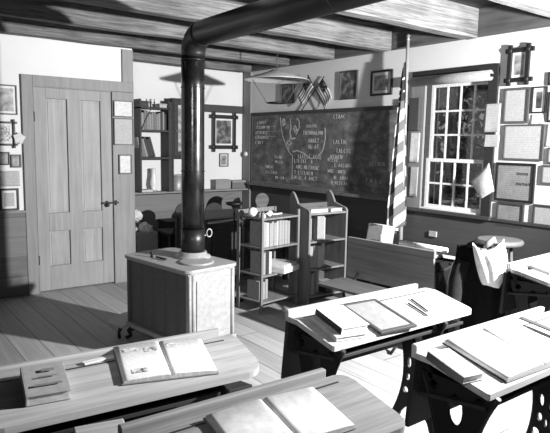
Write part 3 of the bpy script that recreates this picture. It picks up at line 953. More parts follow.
# far desk contents
can = thing('glass_tank', 'square pale tin box on the sideways desk by the flag', 'box', (3.57, 3.28, .69))
gt = MB().prism(rounded(-.09, .09, -.08, .08, (.015,)*4, 3), 0, .006, XY)
gt.build('base', 'tin', can)
MB().prism(rounded(-.09, .09, -.08, .08, (.015,)*4, 3), .006, .15, XY, [rounded(-.084, .084, -.074, .074, (.012,)*4, 3)]).build('side_wall', 'tin', can)
can.name = 'tin_box'
MB().tube([(.096*math.cos(a), .086*math.sin(a), .150) for a in [2*PI*q/20 for q in range(20)]], .005, 6, True).build('rim', 'tin_pale', can)
place_on(dk_far, can, 3.57, 3.28, R(8))
cup = thing('cup', 'small white cup standing in front of the tin box', 'cup', (3.385, 3.16, .717))
MB().lathe([(.022, 0), (.026, .01), (.032, .07), (.029, .07), (.024, .012), (.002, .008)], 20).build('bowl', 'porcelain', cup)
MB().tube([(.03, .0, .055), (.05, 0, .05), (.05, 0, .025), (.028, 0, .02)], .004, 6).build('handle', 'porcelain', cup)
place_on(dk_far, cup, 3.45, 3.135, 0)
pr = thing('paper_roll', 'rolled white chart lying on the sideways desk', 'paper', (3.46, 2.74, .725), R(-88))
MB().tube([(-.21, 0, .022), (.21, 0, .022)], .022, 16).build('roll', 'white_paper', pr)
MB().tube([(.20*math.cos(0)*0-.05, .0225*math.cos(2*PI*q/12), .022+.0225*math.sin(2*PI*q/12)) for q in range(12)], .002, 5, True).build('string', 'cover_dark', pr)
fb = flat_book('thin white book between paper roll and cup on the sideways desk', .13, .2, .012, 'cover_pale'); fb.location = (3.44, 3.0, .718); fb.rotation_euler = (0, R(0), R(95))
place_on(dk_far, fb, 3.49, 2.99, R(100))

# seat or low stool between the two front desks
stl = thing('plank_stool', 'plain plank stool at the lower edge between the two front desks', 'stool', (.568, 1.575, 0), R(-12))
MB().box(-.075, .075, -.085, .085, .615, .64).build('seat', 'desk_worn', stl, .005)
for sx in (-1, 1):
    MB().quadbox([Vector(q) for q in ((sx*.065-.01, -.085, 0), (sx*.065+.01, -.085, 0), (sx*.065+.01, .085, 0), (sx*.065-.01, .085, 0), (sx*.055-.01, -.075, .615), (sx*.055+.01, -.075, .615), (sx*.055+.01, .075, .615), (sx*.055-.01, .075, .615))]).build('leg', 'desk_under', stl, .003)
MB().box(-.05, .05, -.012, .012, .25, .30).build('stretcher', 'desk_under', stl, .003)

# ------------------------------------------------------------------ stove
sv = thing('iron_stove', 'long cast iron box stove with panelled end paled as if lit', 'stove', (1.945, 3.735, 0), R(9))
bw, bd, z0, z1 = .195, .36, .13, .615
body = MB()
# outline with fluted long sides
out = []
nfl = 48
out += [(-bw, bd), ] if False else []
for q in range(nfl+1):
    y = bd-2*bd*q/nfl
    wv = .012*abs(math.sin(PI*5*q/nfl))
    out.append((-bw-wv+.006, y))
for q in range(nfl+1):
    y = -bd+2*bd*q/nfl
    wv = .012*abs(math.sin(PI*5*q/nfl))
    out.append((bw+wv-.006, y))
body.prism(out, z0, z1, XY)
body.build('body', 'cast_shaded', sv)
# front end with raised panel, coloured paler as the lit face
ep = MB().box(-bw-.012, bw+.012, -bd-.018, -bd+.01, z0, z1)
ep.build('end_plate', 'cast_lit', sv, .004)
MB().box(-bw+.055, bw-.04, -bd-.026, -bd-.018, z0+.05, z1-.05).build('end_panel', 'cast_lit', sv, .006)
for x in (-bw-.002, -bw+.028, bw-.015):
    MB().tube([(x, -bd-.02, z0+.005), (x, -bd-.02, z1-.005)], .011, 10).build('bead_moulding', 'cast_lit', sv)
MB().box(-bw-.012, bw+.012, bd-.01, bd+.018, z0, z1).build('door_end_plate', 'cast_shaded', sv, .004)
MB().prism(rounded(-bw-.03, bw+.03, -bd-.04, bd+.04, (.03,)*4), z0-.03, z0, XY).build('base_moulding', 'cast_top', sv, .006)
tpl = MB().prism(rounded(-.222, .222, -.388, .388, (.05,)*4), z1, z1+.012, XY)
tpl.prism(rounded(-.234, .234, -.40, .40, (.06,)*4), z1+.012, z1+.034, XY)
tpl.build('top_plate', 'cast_top', sv, .006)
MB().lathe([(.125, 0), (.125, .008), (.11, .012)], 28, at=(.0, -.20, z1+.034)).build('cooking_lid', 'cast_top', sv)
MB().tube([(-.13, .10, z1+.045), (-.13, -.02, z1+.045)], .008, 8).lathe([(.012, 0), (.008, .02), (.013, .035), (.004, .05)], 12, at=(-.13, .16, z1+.034)).build('lid_lifter', 'iron', sv)
MB().lathe([(.135, 0), (.13, .012), (.105, .02), (.10, .045)], 28, at=(.105, -.027, z1+.034)).build('pipe_collar', 'cast_top', sv)
hp = [(-.30, bd-.04)]+[(-.04-.28*math.cos(PI*q/12), bd+.06+.20*math.sin(PI*q/12)) for q in range(13)]+[(.22, bd-.04)]
MB().prism(hp, z0-.025, z0-.008, XY).build('hearth_plate', 'cast_top', sv, .004)
for (x, y) in ((-.20, -.36), (.20, -.36), (-.20, .34), (.20, .34)):
    MB().tube([(x*.9, y*.95, z0-.03), (x*1.05, y*1.03, .06), (x*1.02, y*1.0, .025), (x*1.12, y*1.08, .008)], [.028, .02, .013, .016], 10).build('leg', 'iron', sv)
MB().tube([(-.25, bd+.03, z0-.025), (-.275, bd+.03, .05), (-.27, bd+.03, .008)], [.018, .011, .014], 8).build('hearth_leg', 'iron', sv)

# stovepipe
PX, PY = 2.053, 3.725
pp = thing('stovepipe', 'black stovepipe rising from the stove and turning overhead', 'stovepipe', (PX, PY, z1+.075))
zb = z1+.075
def pz(z): return z-zb
rP = .083
MB().tube([(0, 0, pz(.692)), (0, 0, pz(.86))], rP+.004, 28).build('collar_section', 'pipe_dull', pp)
MB().tube([(0, 0, pz(.86)), (0, 0, pz(1.285)), (0, 0, pz(1.88)), (0, 0, pz(2.10))], rP, 32).build('vertical_pipe', 'pipe_black', pp)
for z in (1.285, 1.88, 2.07):
    MB().tube([((rP+.001)*math.cos(2*PI*q/32), (rP+.001)*math.sin(2*PI*q/32), pz(z)) for q in range(32)], .004, 6, True).build('joint_bead', 'pipe_dull', pp)
el = [(0, 0, pz(2.10))]
for q in range(1, 7):
    a = PI/2*q/6
    el.append((0, -.14*(1-math.cos(a)), pz(2.10)+.14*math.sin(a)))
MB().tube(el, rP+.004, 32).build('elbow', 'pipe_dull', pp)
MB().tube([(0, -.14, pz(2.24)), (0, -1.2, pz(2.245)), (0, -3.0, pz(2.25)), (0, -6.9, pz(2.25))], rP+.003, 32).build('horizontal_pipe', 'pipe_dull', pp)
MB().tube([(rP, -.0, pz(.80)), (rP+.03, -.005, pz(.805))], .005, 8).tube([(rP+.05+.022*math.cos(2*PI*q/14), -.01, pz(.82)+.030*math.sin(2*PI*q/14)) for q in range(14)], .005, 6, True).build('damper_handle', 'tin', pp)
# hangers carry the long run
for y in (-1.5, -3.3, -5.2):
    MB().tube([((rP+.004)*math.cos(2*PI*q/20), y, pz(2.25)+(rP+.004)*math.sin(2*PI*q/20)) for q in range(20)], .004, 6, True).tube([(0, y, pz(2.335)), (0, y, pz(2.66))], .003, 6).build('hanger', 'wire', pp)

# ------------------------------------------------------------------ narrow bookrack
rz1 = R(9.5)
RK = Vector((2.885, 4.005, 0))
rk = thing('narrow_bookrack', 'narrow open bookrack with thin posts beside the teacher desk', 'bookrack', RK, rz1)
RW, RD, RH = .47, .30, .90
for (x, y, h) in ((0, 0, RH), (RW, 0, RH), (0, RD, RH), (RW, RD, RH)):
    MB().box(x-.012, x+.012, y-.012, y+.012, 0, h).build('post', 'rack_wood', rk, .003)
for z in (.10, .34, .585, .845):
    MB().box(.012, RW-.012, -.010, RD+.010, z-.016, z).build('shelf', 'rack_wood', rk, .003)
MB().box(.012, RW-.012, RD-.004, RD+.006, .86, .90).build('back_rail', 'rack_wood', rk, .002)
def on_rack(base, rz, x, y, z):
    v = Matrix.Rotation(rz, 3, 'Z') @ Vector((x, y, z))
    return Vector(base)+v
def shelve(base, rz, x, y, z, t, h, dp, cover, label, group, lean=0.):
    o = upright_book(t, h, dp, cover, label, group)
    o.location = on_rack(base, rz, x, y, z)
    o.rotation_euler = (Matrix.Rotation(rz, 3, 'Z') @ Matrix.Rotation(lean, 3, 'Y')).to_euler()
    return o
x = .034
rn = random.Random(11)
for k in range(10):
    t = rn.choice((.026, .030, .034, .038))
    cov = rn.choice(('cover_light', 'cover_pale', 'cover_light', 'cover_grey'))
    shelve(RK, rz1, x+t/2, .012+rn.uniform(0, .012), .586, t, .215+rn.uniform(-.008, .012), .17, cov, 'pale cloth bound book in the top row of the narrow bookrack', 'pale books in the top row of the narrow bookrack')
    x += t+.003
    if x > .40: break
x = .036
for k, (t, h, cov, lb) in enumerate(((.030, .20, 'cover_light', 'pale book at the post end of the rack middle shelf'), (.036, .205, 'cover_dark', 'dark book between two pale books on the rack middle shelf'), (.034, .20, 'cover_pale', 'whitish book nearest the paper stack on the rack middle shelf'))):
    shelve(RK, rz1, x+t/2, .02, .341, t, h, .16, cov, lb, None)
    x += t+.004
ps = thing('paper_stack', 'stack of white papers spilling off the rack middle shelf', 'papers', on_rack(RK, rz1, .305, .08, .342), rz1+R(10))
MB().box(-.13, .13, -.14, .12, 0, .05).build('lower_sheets', 'white_paper', ps)
MB().box(-.125, .12, -.12, .125, .051, .07, Matrix.Rotation(R(5), 4, 'Z')).build('upper_sheets', 'white_paper', ps)
x = .04
for k, (t, h, cov) in enumerate(((.03, .17, 'cover_light'), (.04, .16, 'cover_grey'), (.03, .18, 'cover_light'))):
    shelve(RK, rz1, x+t/2, .07, .101, t, h, .15, cov, ('thin pale book by the post on the rack bottom shelf', 'thick grey book on the rack bottom shelf', 'tallest pale book on the rack bottom shelf')[k], None)
    x += t+.005
# small items on top of the rack
o = thing('ball', 'white ball resting on the narrow bookrack corner', 'ball', on_rack(RK, rz1, .0, .15, .846)); 
MB().lathe([(.001, 0)]+[(.042*math.sin(PI*q/12), .042-.042*math.cos(PI*q/12)) for q in range(1, 12)]+[(.001, .084)], 20, cap=False).build('sphere_body', 'porcelain', o)
o.location = on_rack(RK, rz1, .03, .15, .847)
ink = thing('inkwell', 'small white inkwell on the bookrack beside the ball', 'inkwell', on_rack(RK, rz1, .05, .05, .846))
MB().lathe([(.03, 0), (.032, .02), (.018, .032), (.014, .045), (.017, .048)], 18).build('bottle', 'porcelain', ink); MB().lathe([(.012, .048), (.012, .056), (.003, .058)], 14).build('stopper', 'cover_dark', ink)
fb2 = flat_book('small dark book lying on top of the narrow bookrack', .14, .10, .022, 'cover_dark'); fb2.location = on_rack(RK, rz1, .30, .15, .846); fb2.rotation_euler = (0, 0, rz1)
cr = MB().grid(lambda a, c: Vector((-.07+.14*a, -.04+.08*c, .018+.014*math.sin(a*9)*math.cos(c*7)+.02*a*c)), 10, 8).build('crumpled_paper', 'white_paper', None, solid=.002); cr.location = on_rack(RK, rz1, .16, .10, .846)
tag(cr, 'crumpled white paper on top of the narrow bookrack', 'paper')

# ------------------------------------------------------------------ wide bookcase with shaped ends
r2 = R(0)
R2 = Vector((3.385, 3.955, 0))
bk = thing('open_bookcase', 'open bookcase with curved end boards before the blackboard', 'bookcase', R2, r2)
W2, D2 = .46, .29
endp = [(0, 0), (D2, 0), (D2, 1.02)]
endp += [(D2-.03-.045*math.sin(q/6*PI/2), 1.05+.0*q-.0) if q == 0 else (D2-.03-.09*q/6, 1.05-.11*(q/6)**1.6) for q in range(7)]
endp += [(.12, .925), (.06, .91), (.02, .90), (0, .88)]
for k, x in enumerate((0, W2)):
    MB().prism(endp, x-.011, x+.011, YZ).build('end_board', 'rack_wood', bk, .003)
for z in (.09, .345, .605, .865):
    MB().box(.0115, W2-.0115, .004, D2-.004, z-.018, z).build('shelf', 'rack_wood', bk, .003)
MB().box(.0115, W2-.0115, D2-.02, D2-.006, .865, .93).build('back_rail', 'rack_wood_dark', bk, .003)
o = flat_book('white flat book on top of the open bookcase, near the rack', .15, .2, .035, 'cover_pale'); o.location = R2+Vector((.13, .095, .866)); o.rotation_euler = (0, 0, R(87))
o = flat_book('flat white book on top of the open bookcase, near its far end', .16, .13, .03, 'cover_pale'); o.location = R2+Vector((.345, .09, .866)); o.rotation_euler = (0, 0, R(5))
o = flat_book('long grey book lying behind the white ones on the bookcase', .30, .065, .025, 'cover_mid'); o.location = R2+Vector((.22, .222, .866))
o.rotation_euler = (0, 0, R(2))
for (x, y, z, t, h, dp, cov, lb, ln) in (
    (.032, .05, .606, .02, .20, .18, 'cover_mid', 'grey book at the end board on the upper bookcase shelf', 0),
    (.075, .09, .606, .04, .20, .15, 'cover_grey', 'thick grey book set back on the upper bookcase shelf', 0),
    (.155, .03, .606, .085, .225, .18, 'cover_light', 'very thick pale volume on the upper bookcase shelf', 0),
    (.222, .06, .607, .03, .205, .17, 'cover_pale', 'white book beside the thick pale volume', 0),
    (.046, .03, .346, .045, .21, .18, 'cover_light', 'pale book at the end board on the middle bookcase shelf', 0),
    (.098, .03, .346, .045, .215, .18, 'cover_light', 'second pale book from the end board on the middle bookcase shelf', 0),
    (.150, .03, .346, .045, .205, .18, 'cover_pale', 'third pale book from the end board on the middle bookcase shelf', 0),
    (.207, .05, .346, .04, .225, .17, 'cover_pale', 'white book last in the row on the middle bookcase shelf', 0),
    (.036, .03, .091, .03, .215, .18, 'cover_mid', 'grey book at the end board on the bottom bookcase shelf', 0),
    (.070, .03, .091, .03, .205, .18, 'cover_grey', 'second book from the end board on the bottom bookcase shelf', 0),
    (.104, .03, .091, .03, .22, .18, 'cover_mid', 'third book from the end board on the bottom bookcase shelf', 0),
    (.175, .10, .091, .07, .225, .15, 'cover_pale', 'wide white book set back on the bottom bookcase shelf', 0)):
    shelve(R2, r2, x, y, z, t, h, dp, cov, lb, None, ln)
bxx = thing('dark_box', 'low dark box on the bottom shelf of the open bookcase', 'box', R2+Vector((.33, .13, .091)), 0)
MB().box(-.10, .10, -.11, .11, 0, .06).build('body', 'cover_dark', bxx, .003); MB().box(-.105, .105, -.115, .115, .061, .075).build('lid', 'cover_grey', bxx, .003)

# ------------------------------------------------------------------ teacher desk and chairs behind it
td = thing('teacher_desk', 'large dark panelled teacher desk behind the bookracks', 'desk', (3.38, 4.93, 0))
td.scale = (.86, 1, 1)
MB().box(-.62, .62, -.03, .66, .705, .735).build('tabletop', 'teacher_wood', td, .005)
for x in (-.58, .58):
    for y in (.0, .62):
        MB().box(x-.03, x+.03, y-.015, y+.03, 0, .705).build('leg', 'teacher_wood', td, .003)
pn = MB().box(-.55, .55, .005, .02, .10, .70)
pn.build('front_board', 'teacher_wood', td, .002)
for k in range(4):
    MB().box(-.53+k*.27, -.53+k*.27+.22, -.006, .008, .18, .62).build('front_panel', 'case_wood', td, .005)
MB().box(-.55, .55, -.012, .005, .06, .10).build('foot_rail', 'rack_wood', td, .003)
for x in (-.58, .58):
    MB().box(x-.01, x+.01, .03, .605, .10, .70).build('side_board', 'teacher_wood', td, .002)

def oval_chair(label, loc, rz, mat, rw=.20, rh=.115, zc=.80):
    t = thing('oval_back_chair', label, 'chair', loc, rz)
    MB().prism(rounded(-.18, .18, -.19, .19, (.05,)*4), .43, .455, XY).build('seat', mat, t, .005)
    for (x, y) in ((-.145, -.15), (.145, -.15), (-.14, .15), (.14, .15)):
        MB().tube([(x*1.1, y*1.1, 0), (x, y, .43)], [.014, .018], 8).build('leg', mat, t)
    ring = [(rw*math.cos(2*PI*q/24), zc+rh*math.sin(2*PI*q/24)) for q in range(24)]
    MB().prism(ring, -.215, -.195, XZ).build('backrest', mat, t, .006)
    for sx in (-1, 1):
        MB().tube([(sx*.11, -.175, .45), (sx*rw*.6, -.205, zc-rh*.6)], .013, 8).build('back_post', mat, t)
    return t
oval_chair('small dark oval backed chair just showing on the door side of the stovepipe', (3.125, 6.10, 0), 0, 'chair_dark', .10, .085, .71)
oval_chair('dark oval backed chair close behind the stovepipe, beside a grey one', (3.53, 6.10, 0), 0, 'chair_dark', .115, .09, .69)
oval_chair('grey oval backed chair behind the middle of the teacher desk', (4.03, 6.50, 0), 0, 'chair_grey', .15, .14, .70)
oval_chair('grey oval backed chair nearest the corner by the blackboard', (4.09, 5.90, 0), 0, 'chair_grey', .10, .09, .80)
ls = thing('iron_stand', 'thin iron stand with a dark dish behind the narrow bookrack', 'stand', (2.93, 4.52, 0))
MB().tube([(0, 0, .02), (0, 0, .90)], .009, 8).build('pole', 'iron', ls)
MB().lathe([(.10, 0), (.09, .01), (.015, .03)], 20).build('foot', 'iron', ls)
MB().lathe([(.015, .90), (.07, .915), (.085, .94), (.078, .94), (.06, .922), (.004, .915)], 24).build('dish', 'iron', ls)

# ------------------------------------------------------------------ alcove bookcase
cb = thing('wall_bookcase', 'dark wall bookcase with glazed cupboard on the alcove ledge', 'bookcase', (2.885, YA-.005, .871))
D3 = .20
for x in (.0, .375, .425, .80):
    top = 1.12 if x < .38 else 1.13
    MB().box(x, x+.02, -D3, 0, 0, top).build('upright', 'case_wood', cb, .002)
for (xa, xb, z) in ((.02, .375, .405), (.02, .375, .735), (.0, .395, 1.005), (.445, .80, .415), (.425, .82, 1.13)):
    MB().box(xa, xb, -D3, 0, z, z+.022).build('shelf', 'case_wood', cb, .002)
MB().box(.395, .425, -D3+.01, -.02, 0, 1.10).build('divider_board', 'case_wood', cb)
cd = MB().box(.445, .50, -D3-.012, -D3+.006, .44, 1.13).box(.745, .80, -D3-.012, -D3+.006, .44, 1.13).box(.50, .745, -D3-.012, -D3+.006, 1.07, 1.13).box(.50, .745, -D3-.012, -D3+.006, .44, .50)
cdo = cd.build('cupboard_door', 'case_wood', cb, .003)
MB().box(.50, .745, -D3-.004, -D3-.001, .50, 1.07).build('door_pane', 'photo_mid', cdo)
MB().lathe([(.006, 0), (.012, .01), (.003, .018)], 10, M=Matrix.Translation((.475, -D3-.012, .75)) @ Matrix.Rotation(PI/2, 4, 'X')).build('door_knob', 'brass', cdo)
CBL = Vector((2.885, YA-.005, .871))
rn = random.Random(5)
x = .03
for k in range(11):
    t = rn.choice((.022, .028, .033)); h = rn.uniform(.19, .235)
    if x+t > .365: break
    shelve(CBL, 0, x+t/2, -.17, .758, t, h, .15, rn.choice(('cover_dark', 'cover_light', 'cover_grey', 'cover_grey', 'cover_mid')), 'worn upright book in the upper row of the alcove bookcase', 'worn books in the upper row of the alcove bookcase')
    x += t+.004
x = .03
for k in range(6):
    t = rn.choice((.026, .032)); h = rn.uniform(.22, .25)
    ln = -R(16)
    shelve(CBL, 0, x+t/2, -.17, .4285+t/2*math.sin(-ln), t, h, .15, rn.choice(('cover_mid', 'cover_dark', 'cover_grey')), 'worn leaning book in the lower row of the alcove bookcase', 'leaning books in the lower row of the alcove bookcase', ln)
    x += t/math.cos(ln)+.003
    if x > .25: break
bt = thing('pointer_stick', 'thin pale stick leaning across the upper bookcase shelf', 'stick', CBL+Vector((.03, -.19, .76)))
MB().tube([(0, 0, .004), (.11, -.0, .23)], .006, 8).build('shaft', 'cover_mid', bt)
MB().lathe([(.001, 0), (.009, .008), (.001, .018)], 8, at=(.11, 0, .226)).build('tip', 'cover_mid', bt)
for k, (x, w_, h, lb) in enumerate(((.06, .10, .07, 'dark box on top of the alcove bookcase by the door'), (.30, .10, .05, 'low grey tin on top of the alcove bookcase'))):
    o = thing('storage_box', lb, 'box', CBL+Vector((x+.02, -.10, 1.028)))
    MB().box(-w_/2, w_/2, -.07, .07, 0, h-.014).build('body', 'cover_dark' if k == 0 else 'tin', o, .003)
    MB().box(-w_/2-.004, w_/2+.004, -.074, .074, h-.014, h).build('lid', 'cover_dark' if k == 0 else 'tin', o, .003)
for k, x in enumerate((.19, .235)):
    o = thing('candlestick', ('brass candlestick nearer the door on the alcove bookcase', 'brass candlestick farther from the door on the alcove bookcase')[k], 'candlestick', CBL+Vector((x, -.10, 1.028)))
    MB().lathe([(.02, 0), (.02, .005), (.006, .012), (.006, .05), (.011, .06), (.011, .066)], 14).build('holder', 'iron', o)
    MB().tube([(0, 0, .066), (0, 0, .105)], .007, 8).build('candle', 'cover_grey', o)
# things on the ledge
lc = thing('lamp_chimney', 'pale glass lamp chimney on the ledge under the bookcase', 'lamp', CBL+Vector((.215, -.10, .001)))
MB().lathe([(.032, 0), (.03, .03), (.045, .09), (.04, .14), (.028, .20), (.026, .29), (.023, .29), (.025, .20), (.037, .14), (.042, .09), (.027, .03)], 20, cap=False).build('chimney_glass', 'glass_clear', lc)
MB().lathe([(.05, 0), (.05, .012), (.034, .018)], 20).build('burner_ring', 'tin', lc)
o = flat_book('white flat papers lying under the bookcase on the ledge', .16, .13, .03, 'cover_pale'); o.location = CBL+Vector((.105, -.09, .001))
o.rotation_euler = (0, 0, R(4))
pl = thing('pail', 'grey tin pail on the alcove ledge beside the stovepipe', 'pail', (3.425, YA-.105, .872))
MB().lathe([(.075, 0), (.077, .01), (.098, .20), (.094, .20), (.074, .012), (.002, .008)], 24).build('body', 'tin', pl)
MB().tube([(.098*math.cos(2*PI*q/24), .098*math.sin(2*PI*q/24), .20) for q in range(24)], .005, 6, True).tube([(.094*math.cos(2*PI*q/24), .094*math.sin(2*PI*q/24), .15) for q in range(24)], .003, 6, True).build('rim', 'tin_pale', pl)
MB().tube([(.10*math.cos(PI*q/10), -.01-.03*math.sin(PI*q/10), .19-.05*math.sin(PI*q/10)) for q in range(11)], .003, 6).build('bail_handle', 'wire', pl)
for k, (x0, x1, h, m_) in enumerate(((3.975, 4.21, .125, 'cover_grey'), (4.235, 4.45, .11, 'cover_mid'))):
    o = thing('carton', ('grey carton on the ledge under the small alcove frame', 'darker grey carton on the ledge nearest the corner post')[k], 'box', ((x0+x1)/2, YA-.085, .872))
    w_ = (x1-x0)/2
    MB().box(-w_, w_, -.06, .055, 0, h-.03).build('body', m_, o, .003); MB().box(-w_-.003, w_+.003, -.063, .058, h-.03, h).build('lid', 'cover_light', o, .003)

# wood box with crumpled newspaper
wb = thing('wood_box', 'low pale box of crumpled newspaper beside the door corner', 'box', (2.72, 6.30, 0))
for (x0, x1, y0, y1) in ((-.20, .20, -.16, -.14), (-.20, .20, .14, .16), (-.20, -.18, -.14, .14), (.18, .20, -.14, .14)):
    MB().box(x0, x1, y0, y1, 0, .45).build('side_board', 'cover_light', wb, .003)
MB().box(-.18, .18, -.14, .14, .01, .03).build('bottom_board', 'cover_light', wb)
rn = random.Random(9)
def crumple(r):
    bm = bmesh.new()
    bmesh.ops.create_icosphere(bm, subdivisions=3, radius=r)
    for v in bm.verts:
        v.co *= 1+rn.uniform(-.26, .16)
    q = MB(); q.bm.free(); q.bm = bm
    return q
for k, (x, y, z, r) in enumerate(((2.62, 6.22, .46, .08), (2.80, 6.22, .47, .085), (2.82, 6.39, .47, .07), (2.64, 6.39, .50, .08), (2.72, 6.30, .62, .075))):
    o = crumple(r).build('newspaper_ball', 'white_paper' if k != 2 else 'document_grey'); o.location = (x, y, z)
    o.rotation_euler = (k, k*.7, k*1.3)
    tag(o, 'crumpled newspaper ball heaped in the pale wood box', 'paper', 'crumpled newspaper in the wood box')
kx = thing('coal_box', 'dark wooden box between wood box and stovepipe', 'box', (3.34, 6.50, 0))
MB().box(-.17, .17, -.15, .15, 0, .50).build('body', 'case_wood', kx, .004); MB().box(-.18, .18, -.16, .16, .50, .52).build('lid', 'case_wood', kx, .004)

# ------------------------------------------------------------------ hanging lamp
hl = thing('hanging_lamp', 'tin shaded lamp hanging in front of the blackboard corner', 'lamp', (3.69, 4.905, 1.905))
MB().lathe([(.343, .238), (.337, .246), (.10, .32), (.055, .342), (.03, .348)], 36, cap=False).build('shade', 'lamp_tin', hl, solid=.003)
MB().tube([(-.075, .06, .0), (-.14, .10, .12), (-.20, .15, .24)], .004, 6).build('wire_bail', 'wire', hl)
MB().tube([(.075, -.06, 0), (.14, -.10, .12), (.20, -.15, .24)], .004, 6).build('wire_bail', 'wire', hl)
MB().lathe([(.0935, 0), (.098, .006), (.0935, .014), (.08, .016)], 24).build('holder_ring', 'iron', hl)
MB().tube([(0, 0, .345), (0, 0, 2.418-1.905)], .005, 8).build('hanging_rod', 'wire', hl)

# ------------------------------------------------------------------ flag
fl = thing('flag', 'tall striped national flag draped on its pole beside the window', 'flag', (4.42, 3.77, 0))
base = Vector((0, 0, .02)); tip = Vector((-.02, .01, 2.51))
pd = (tip-base)
MB().tube([base, tip], [.021, .016], 12).build('pole', 'pole_wood', fl)
MB().lathe([(.07, 0), (.07, .015), (.035, .035), (.022, .06)], 24).build('base_foot', 'iron', fl)
MB().lathe([(.004, -.03), (.02, -.015), (.012, 0), (.022, .02), (.004, .045)], 14, at=tip).build('finial', 'brass', fl)
def drape(a, c):
    # c: 0 bottom .. 1 top, a: 0 at the pole .. 1 free edge (towards +y, away from the window)
    z = .72+(2.31-.72)*c
    wd = .03+.10*(1-c)**.8
    if c < .18: wd *= .80+.2*c/.18
    p = base+pd*((z-.02)/2.49)
    fold = (.012+.062*(1-c))*math.sin(a*11+1.2*(1-c))
    y = -.045*(1-c)+a*(wd+.045*(1-c))*.9
    x = -.02-.03*(1-c)+fold
    return Vector((p.x+x, p.y+y, z-.14*a*(1-.4*c)))
MB().grid(drape, 30, 50, uvfn=lambda a, c: (a*(.05+.25*(1-c)), .72+1.59*c)).build('cloth', 'flag_cloth', fl, solid=.004)

# ------------------------------------------------------------------ stool and chair by the window
so = thing('round_stool', 'round topped wooden stool against the wall under the framed papers', 'stool', (4.12, 2.52, 0))
MB().lathe([(.15, .735), (.175, .74), (.182, .757), (.175, .775), (.16, .78)], 32).build('seat', 'stool_wood', so)
for k in range(4):
    a = PI/4+k*PI/2+.3
    MB().tube([(.10*math.cos(a), .10*math.sin(a), .735), (.17*math.cos(a), .17*math.sin(a), 0)], [.014, .012], 8).build('leg', 'stool_wood', so)
rg = MB()
for k in range(4):
    a = PI/4+k*PI/2+.3; b_ = a+PI/2
    rr = .15
    rg.tube([(rr*math.cos(a), rr*math.sin(a), .24), (rr*math.cos(b_), rr*math.sin(b_), .24)], .008, 8)
rg.build('rung', 'stool_wood', so)

ch = thing('plain_chair', 'dark wooden chair under a coat and white bag near the window', 'chair', (3.70, 2.36, 0), R(-65))
# local: back at -y, which faces the camera's side of the room
for sx in (-1, 1):
    MB().bar((sx*.16, -.19, 0), (sx*.155, -.165, .43), .03, .03).build('rear_leg', 'chair_dark', ch, .004)
    MB().bar((sx*.155, -.165, .43), (sx*.15, -.20, .75), .028, .026).build('back_post', 'chair_dark', ch, .004)
    MB().bar((sx*.17, .17, 0), (sx*.165, .16, .43), .03, .03).build('front_leg', 'chair_dark', ch, .004)
MB().prism(rounded(-.19, .19, -.19, .19, (.02,)*4), .43, .452, XY).build('seat', 'chair_dark', ch, .004)
for z in (.52, .62, .72):
    MB().bar((-.15, -.178-.02*(z-.5)/.3, z), (.15, -.178-.02*(z-.5)/.3, z), .018, .05).build('back_slat', 'chair_dark', ch, .003)
for z, y in ((.18, -.178), (.18, .165)):
    MB().bar((-.15, y, z), (.15, y, z), .018, .018).build('rung', 'chair_dark', ch, .002)

def chair_pt(x, y, z):
    return Vector((3.70, 2.36, 0))+Matrix.Rotation(R(-65), 3, 'Z') @ Vector((x, y, z))
ct = thing('coat', 'black coat draped over the chair beside the white bag', 'coat', chair_pt(.0, -.2, .385), R(-65))
def coat_fn(a, c):
    # a across, c down over the back from inside to outside
    s_ = c*1.0
    wob = .018*math.sin(a*14+c*3)+.012*math.sin(a*23)
    if c < .25:
        z = .06+.34*(c/.25)**.8; y = .035+.01*wob
    elif c < .35:
        q = (c-.25)/.10*PI; z = .40+.035*math.sin(q); y = .012+.035*math.cos(q)-.012
    else:
        q = (c-.35)/.65; z = .40-.80*q; y = -.045-.05*q+wob
    w = .17*(1+.22*max(0, c-.3))
    return Vector((-w+2*w*a, y, z-.05*abs(2*a-1)**2*(1 if c > .3 else .3)))
MB().grid(coat_fn, 24, 40).build('body', 'cloth_black', ct, solid=.008)
MB().tube([(-.10, -.085, .33), (-.14, -.11, .18), (-.15, -.125, .02), (-.135, -.14, -.16)], [.045, .05, .045, .038], 12).build('sleeve', 'cloth_dark', ct)
MB().tube([(-.09, -.03, .43), (-.03, -.055, .455), (.05, -.055, .45), (.10, -.03, .42)], [.02, .028, .028, .018], 10).build('collar', 'cloth_dark', ct)

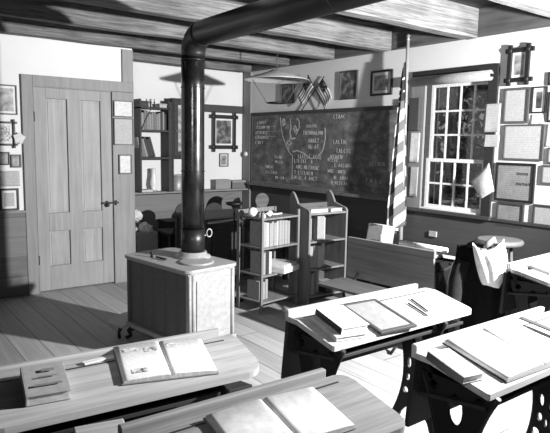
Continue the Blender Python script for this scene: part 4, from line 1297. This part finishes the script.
bg = thing('cloth_bag', 'white cloth bag hanging from the chair with a tied neck', 'bag', (3.43, 2.165, .575), R(-58))
def bag_fn(a, c):
    lx = -.035-.075*c**.8; rx = .075+.05*math.sin(PI*min(1, c*1.05)*.85)-.015*c
    cx, w = (lx+rx)/2, (rx-lx)/2
    dpt = .012+.05*math.sin(PI*min(.97, .08+.80*c))
    an = 2*PI*a
    fold = 1+.06*math.sin(an*5+c*3)
    z = .27*c+.02*math.cos(an)*c+.03*c**4*math.cos(2*an)-.012*(1-c)*math.cos(an)
    return Vector((cx+w*math.cos(an), dpt*math.sin(an)*fold-.012*math.sin(9*an+4*c)*c*.5, z))
MB().grid(bag_fn, 40, 18).build('body', 'cloth_white', bg, solid=.004)
MB().prism([(.018+.052*math.cos(2*PI*q/20), .022*math.sin(2*PI*q/20)) for q in range(20)], .002, .008, XY).build('bottom', 'cloth_white', bg)
MB().tube([(-.03, -.03, .255), (-.01, -.02, .285), (.02, .0, .31), (.035, .02, .275)], [.012, .022, .024, .012], 10).build('tie', 'cover_mid', bg)

# ------------------------------------------------------------------ light
def lamp(name, loc, target, power, size, spot=None):
    l = bpy.data.lights.new(name, 'SPOT' if spot else 'POINT')
    l.energy = power
    l.shadow_soft_size = size
    if spot:
        l.spot_size = R(spot); l.spot_blend = .65
    o = bpy.data.objects.new(name, l); C.objects.link(o)
    o.location = loc
    o.rotation_euler = (Vector(target)-Vector(loc)).to_track_quat('-Z', 'Y').to_euler()
    return o
lamp('photographer_flash', (3.62, .50, 1.86), (0.3, 6.0, 1.5), 1050, .05, 140)
lamp('fill_flash', (-.25, .15, 1.95), (4.4, 4.4, 1.3), 75, .10, 75)

w = bpy.data.worlds.new('sky'); bpy.context.scene.world = w
w.use_nodes = True
bgk = w.node_tree.nodes['Background']
bgk.inputs[0].default_value = (.5, .5, .5, 1)
bgk.inputs[1].default_value = .30

# ------------------------------------------------------------------ camera
yaw, pit, rol, fpx = .646185, .1271645, .01767946, 577.2
cy, sy, cp, sp = math.cos(yaw), math.sin(yaw), math.cos(pit), math.sin(pit)
fw = Vector((sy*cp, cy*cp, -sp)); rt = Vector((cy, -sy, 0)); up = rt.cross(fw)
r_ = rt*math.cos(rol)+up*math.sin(rol); u_ = -rt*math.sin(rol)+up*math.cos(rol)
cam = bpy.data.cameras.new('camera')
cam.sensor_fit = 'HORIZONTAL'; cam.sensor_width = 36; cam.lens = fpx*36/550
cam.clip_start = .05
co = bpy.data.objects.new('camera', cam); C.objects.link(co)
co.matrix_world = Matrix(((r_.x, u_.x, -fw.x, 0), (r_.y, u_.y, -fw.y, 0), (r_.z, u_.z, -fw.z, 1.5), (0, 0, 0, 1)))
s = bpy.context.scene
s.camera = co
s.view_settings.view_transform = 'Standard'
s.view_settings.look = 'None'
s.view_settings.gamma = 1
s.view_settings.exposure = .6
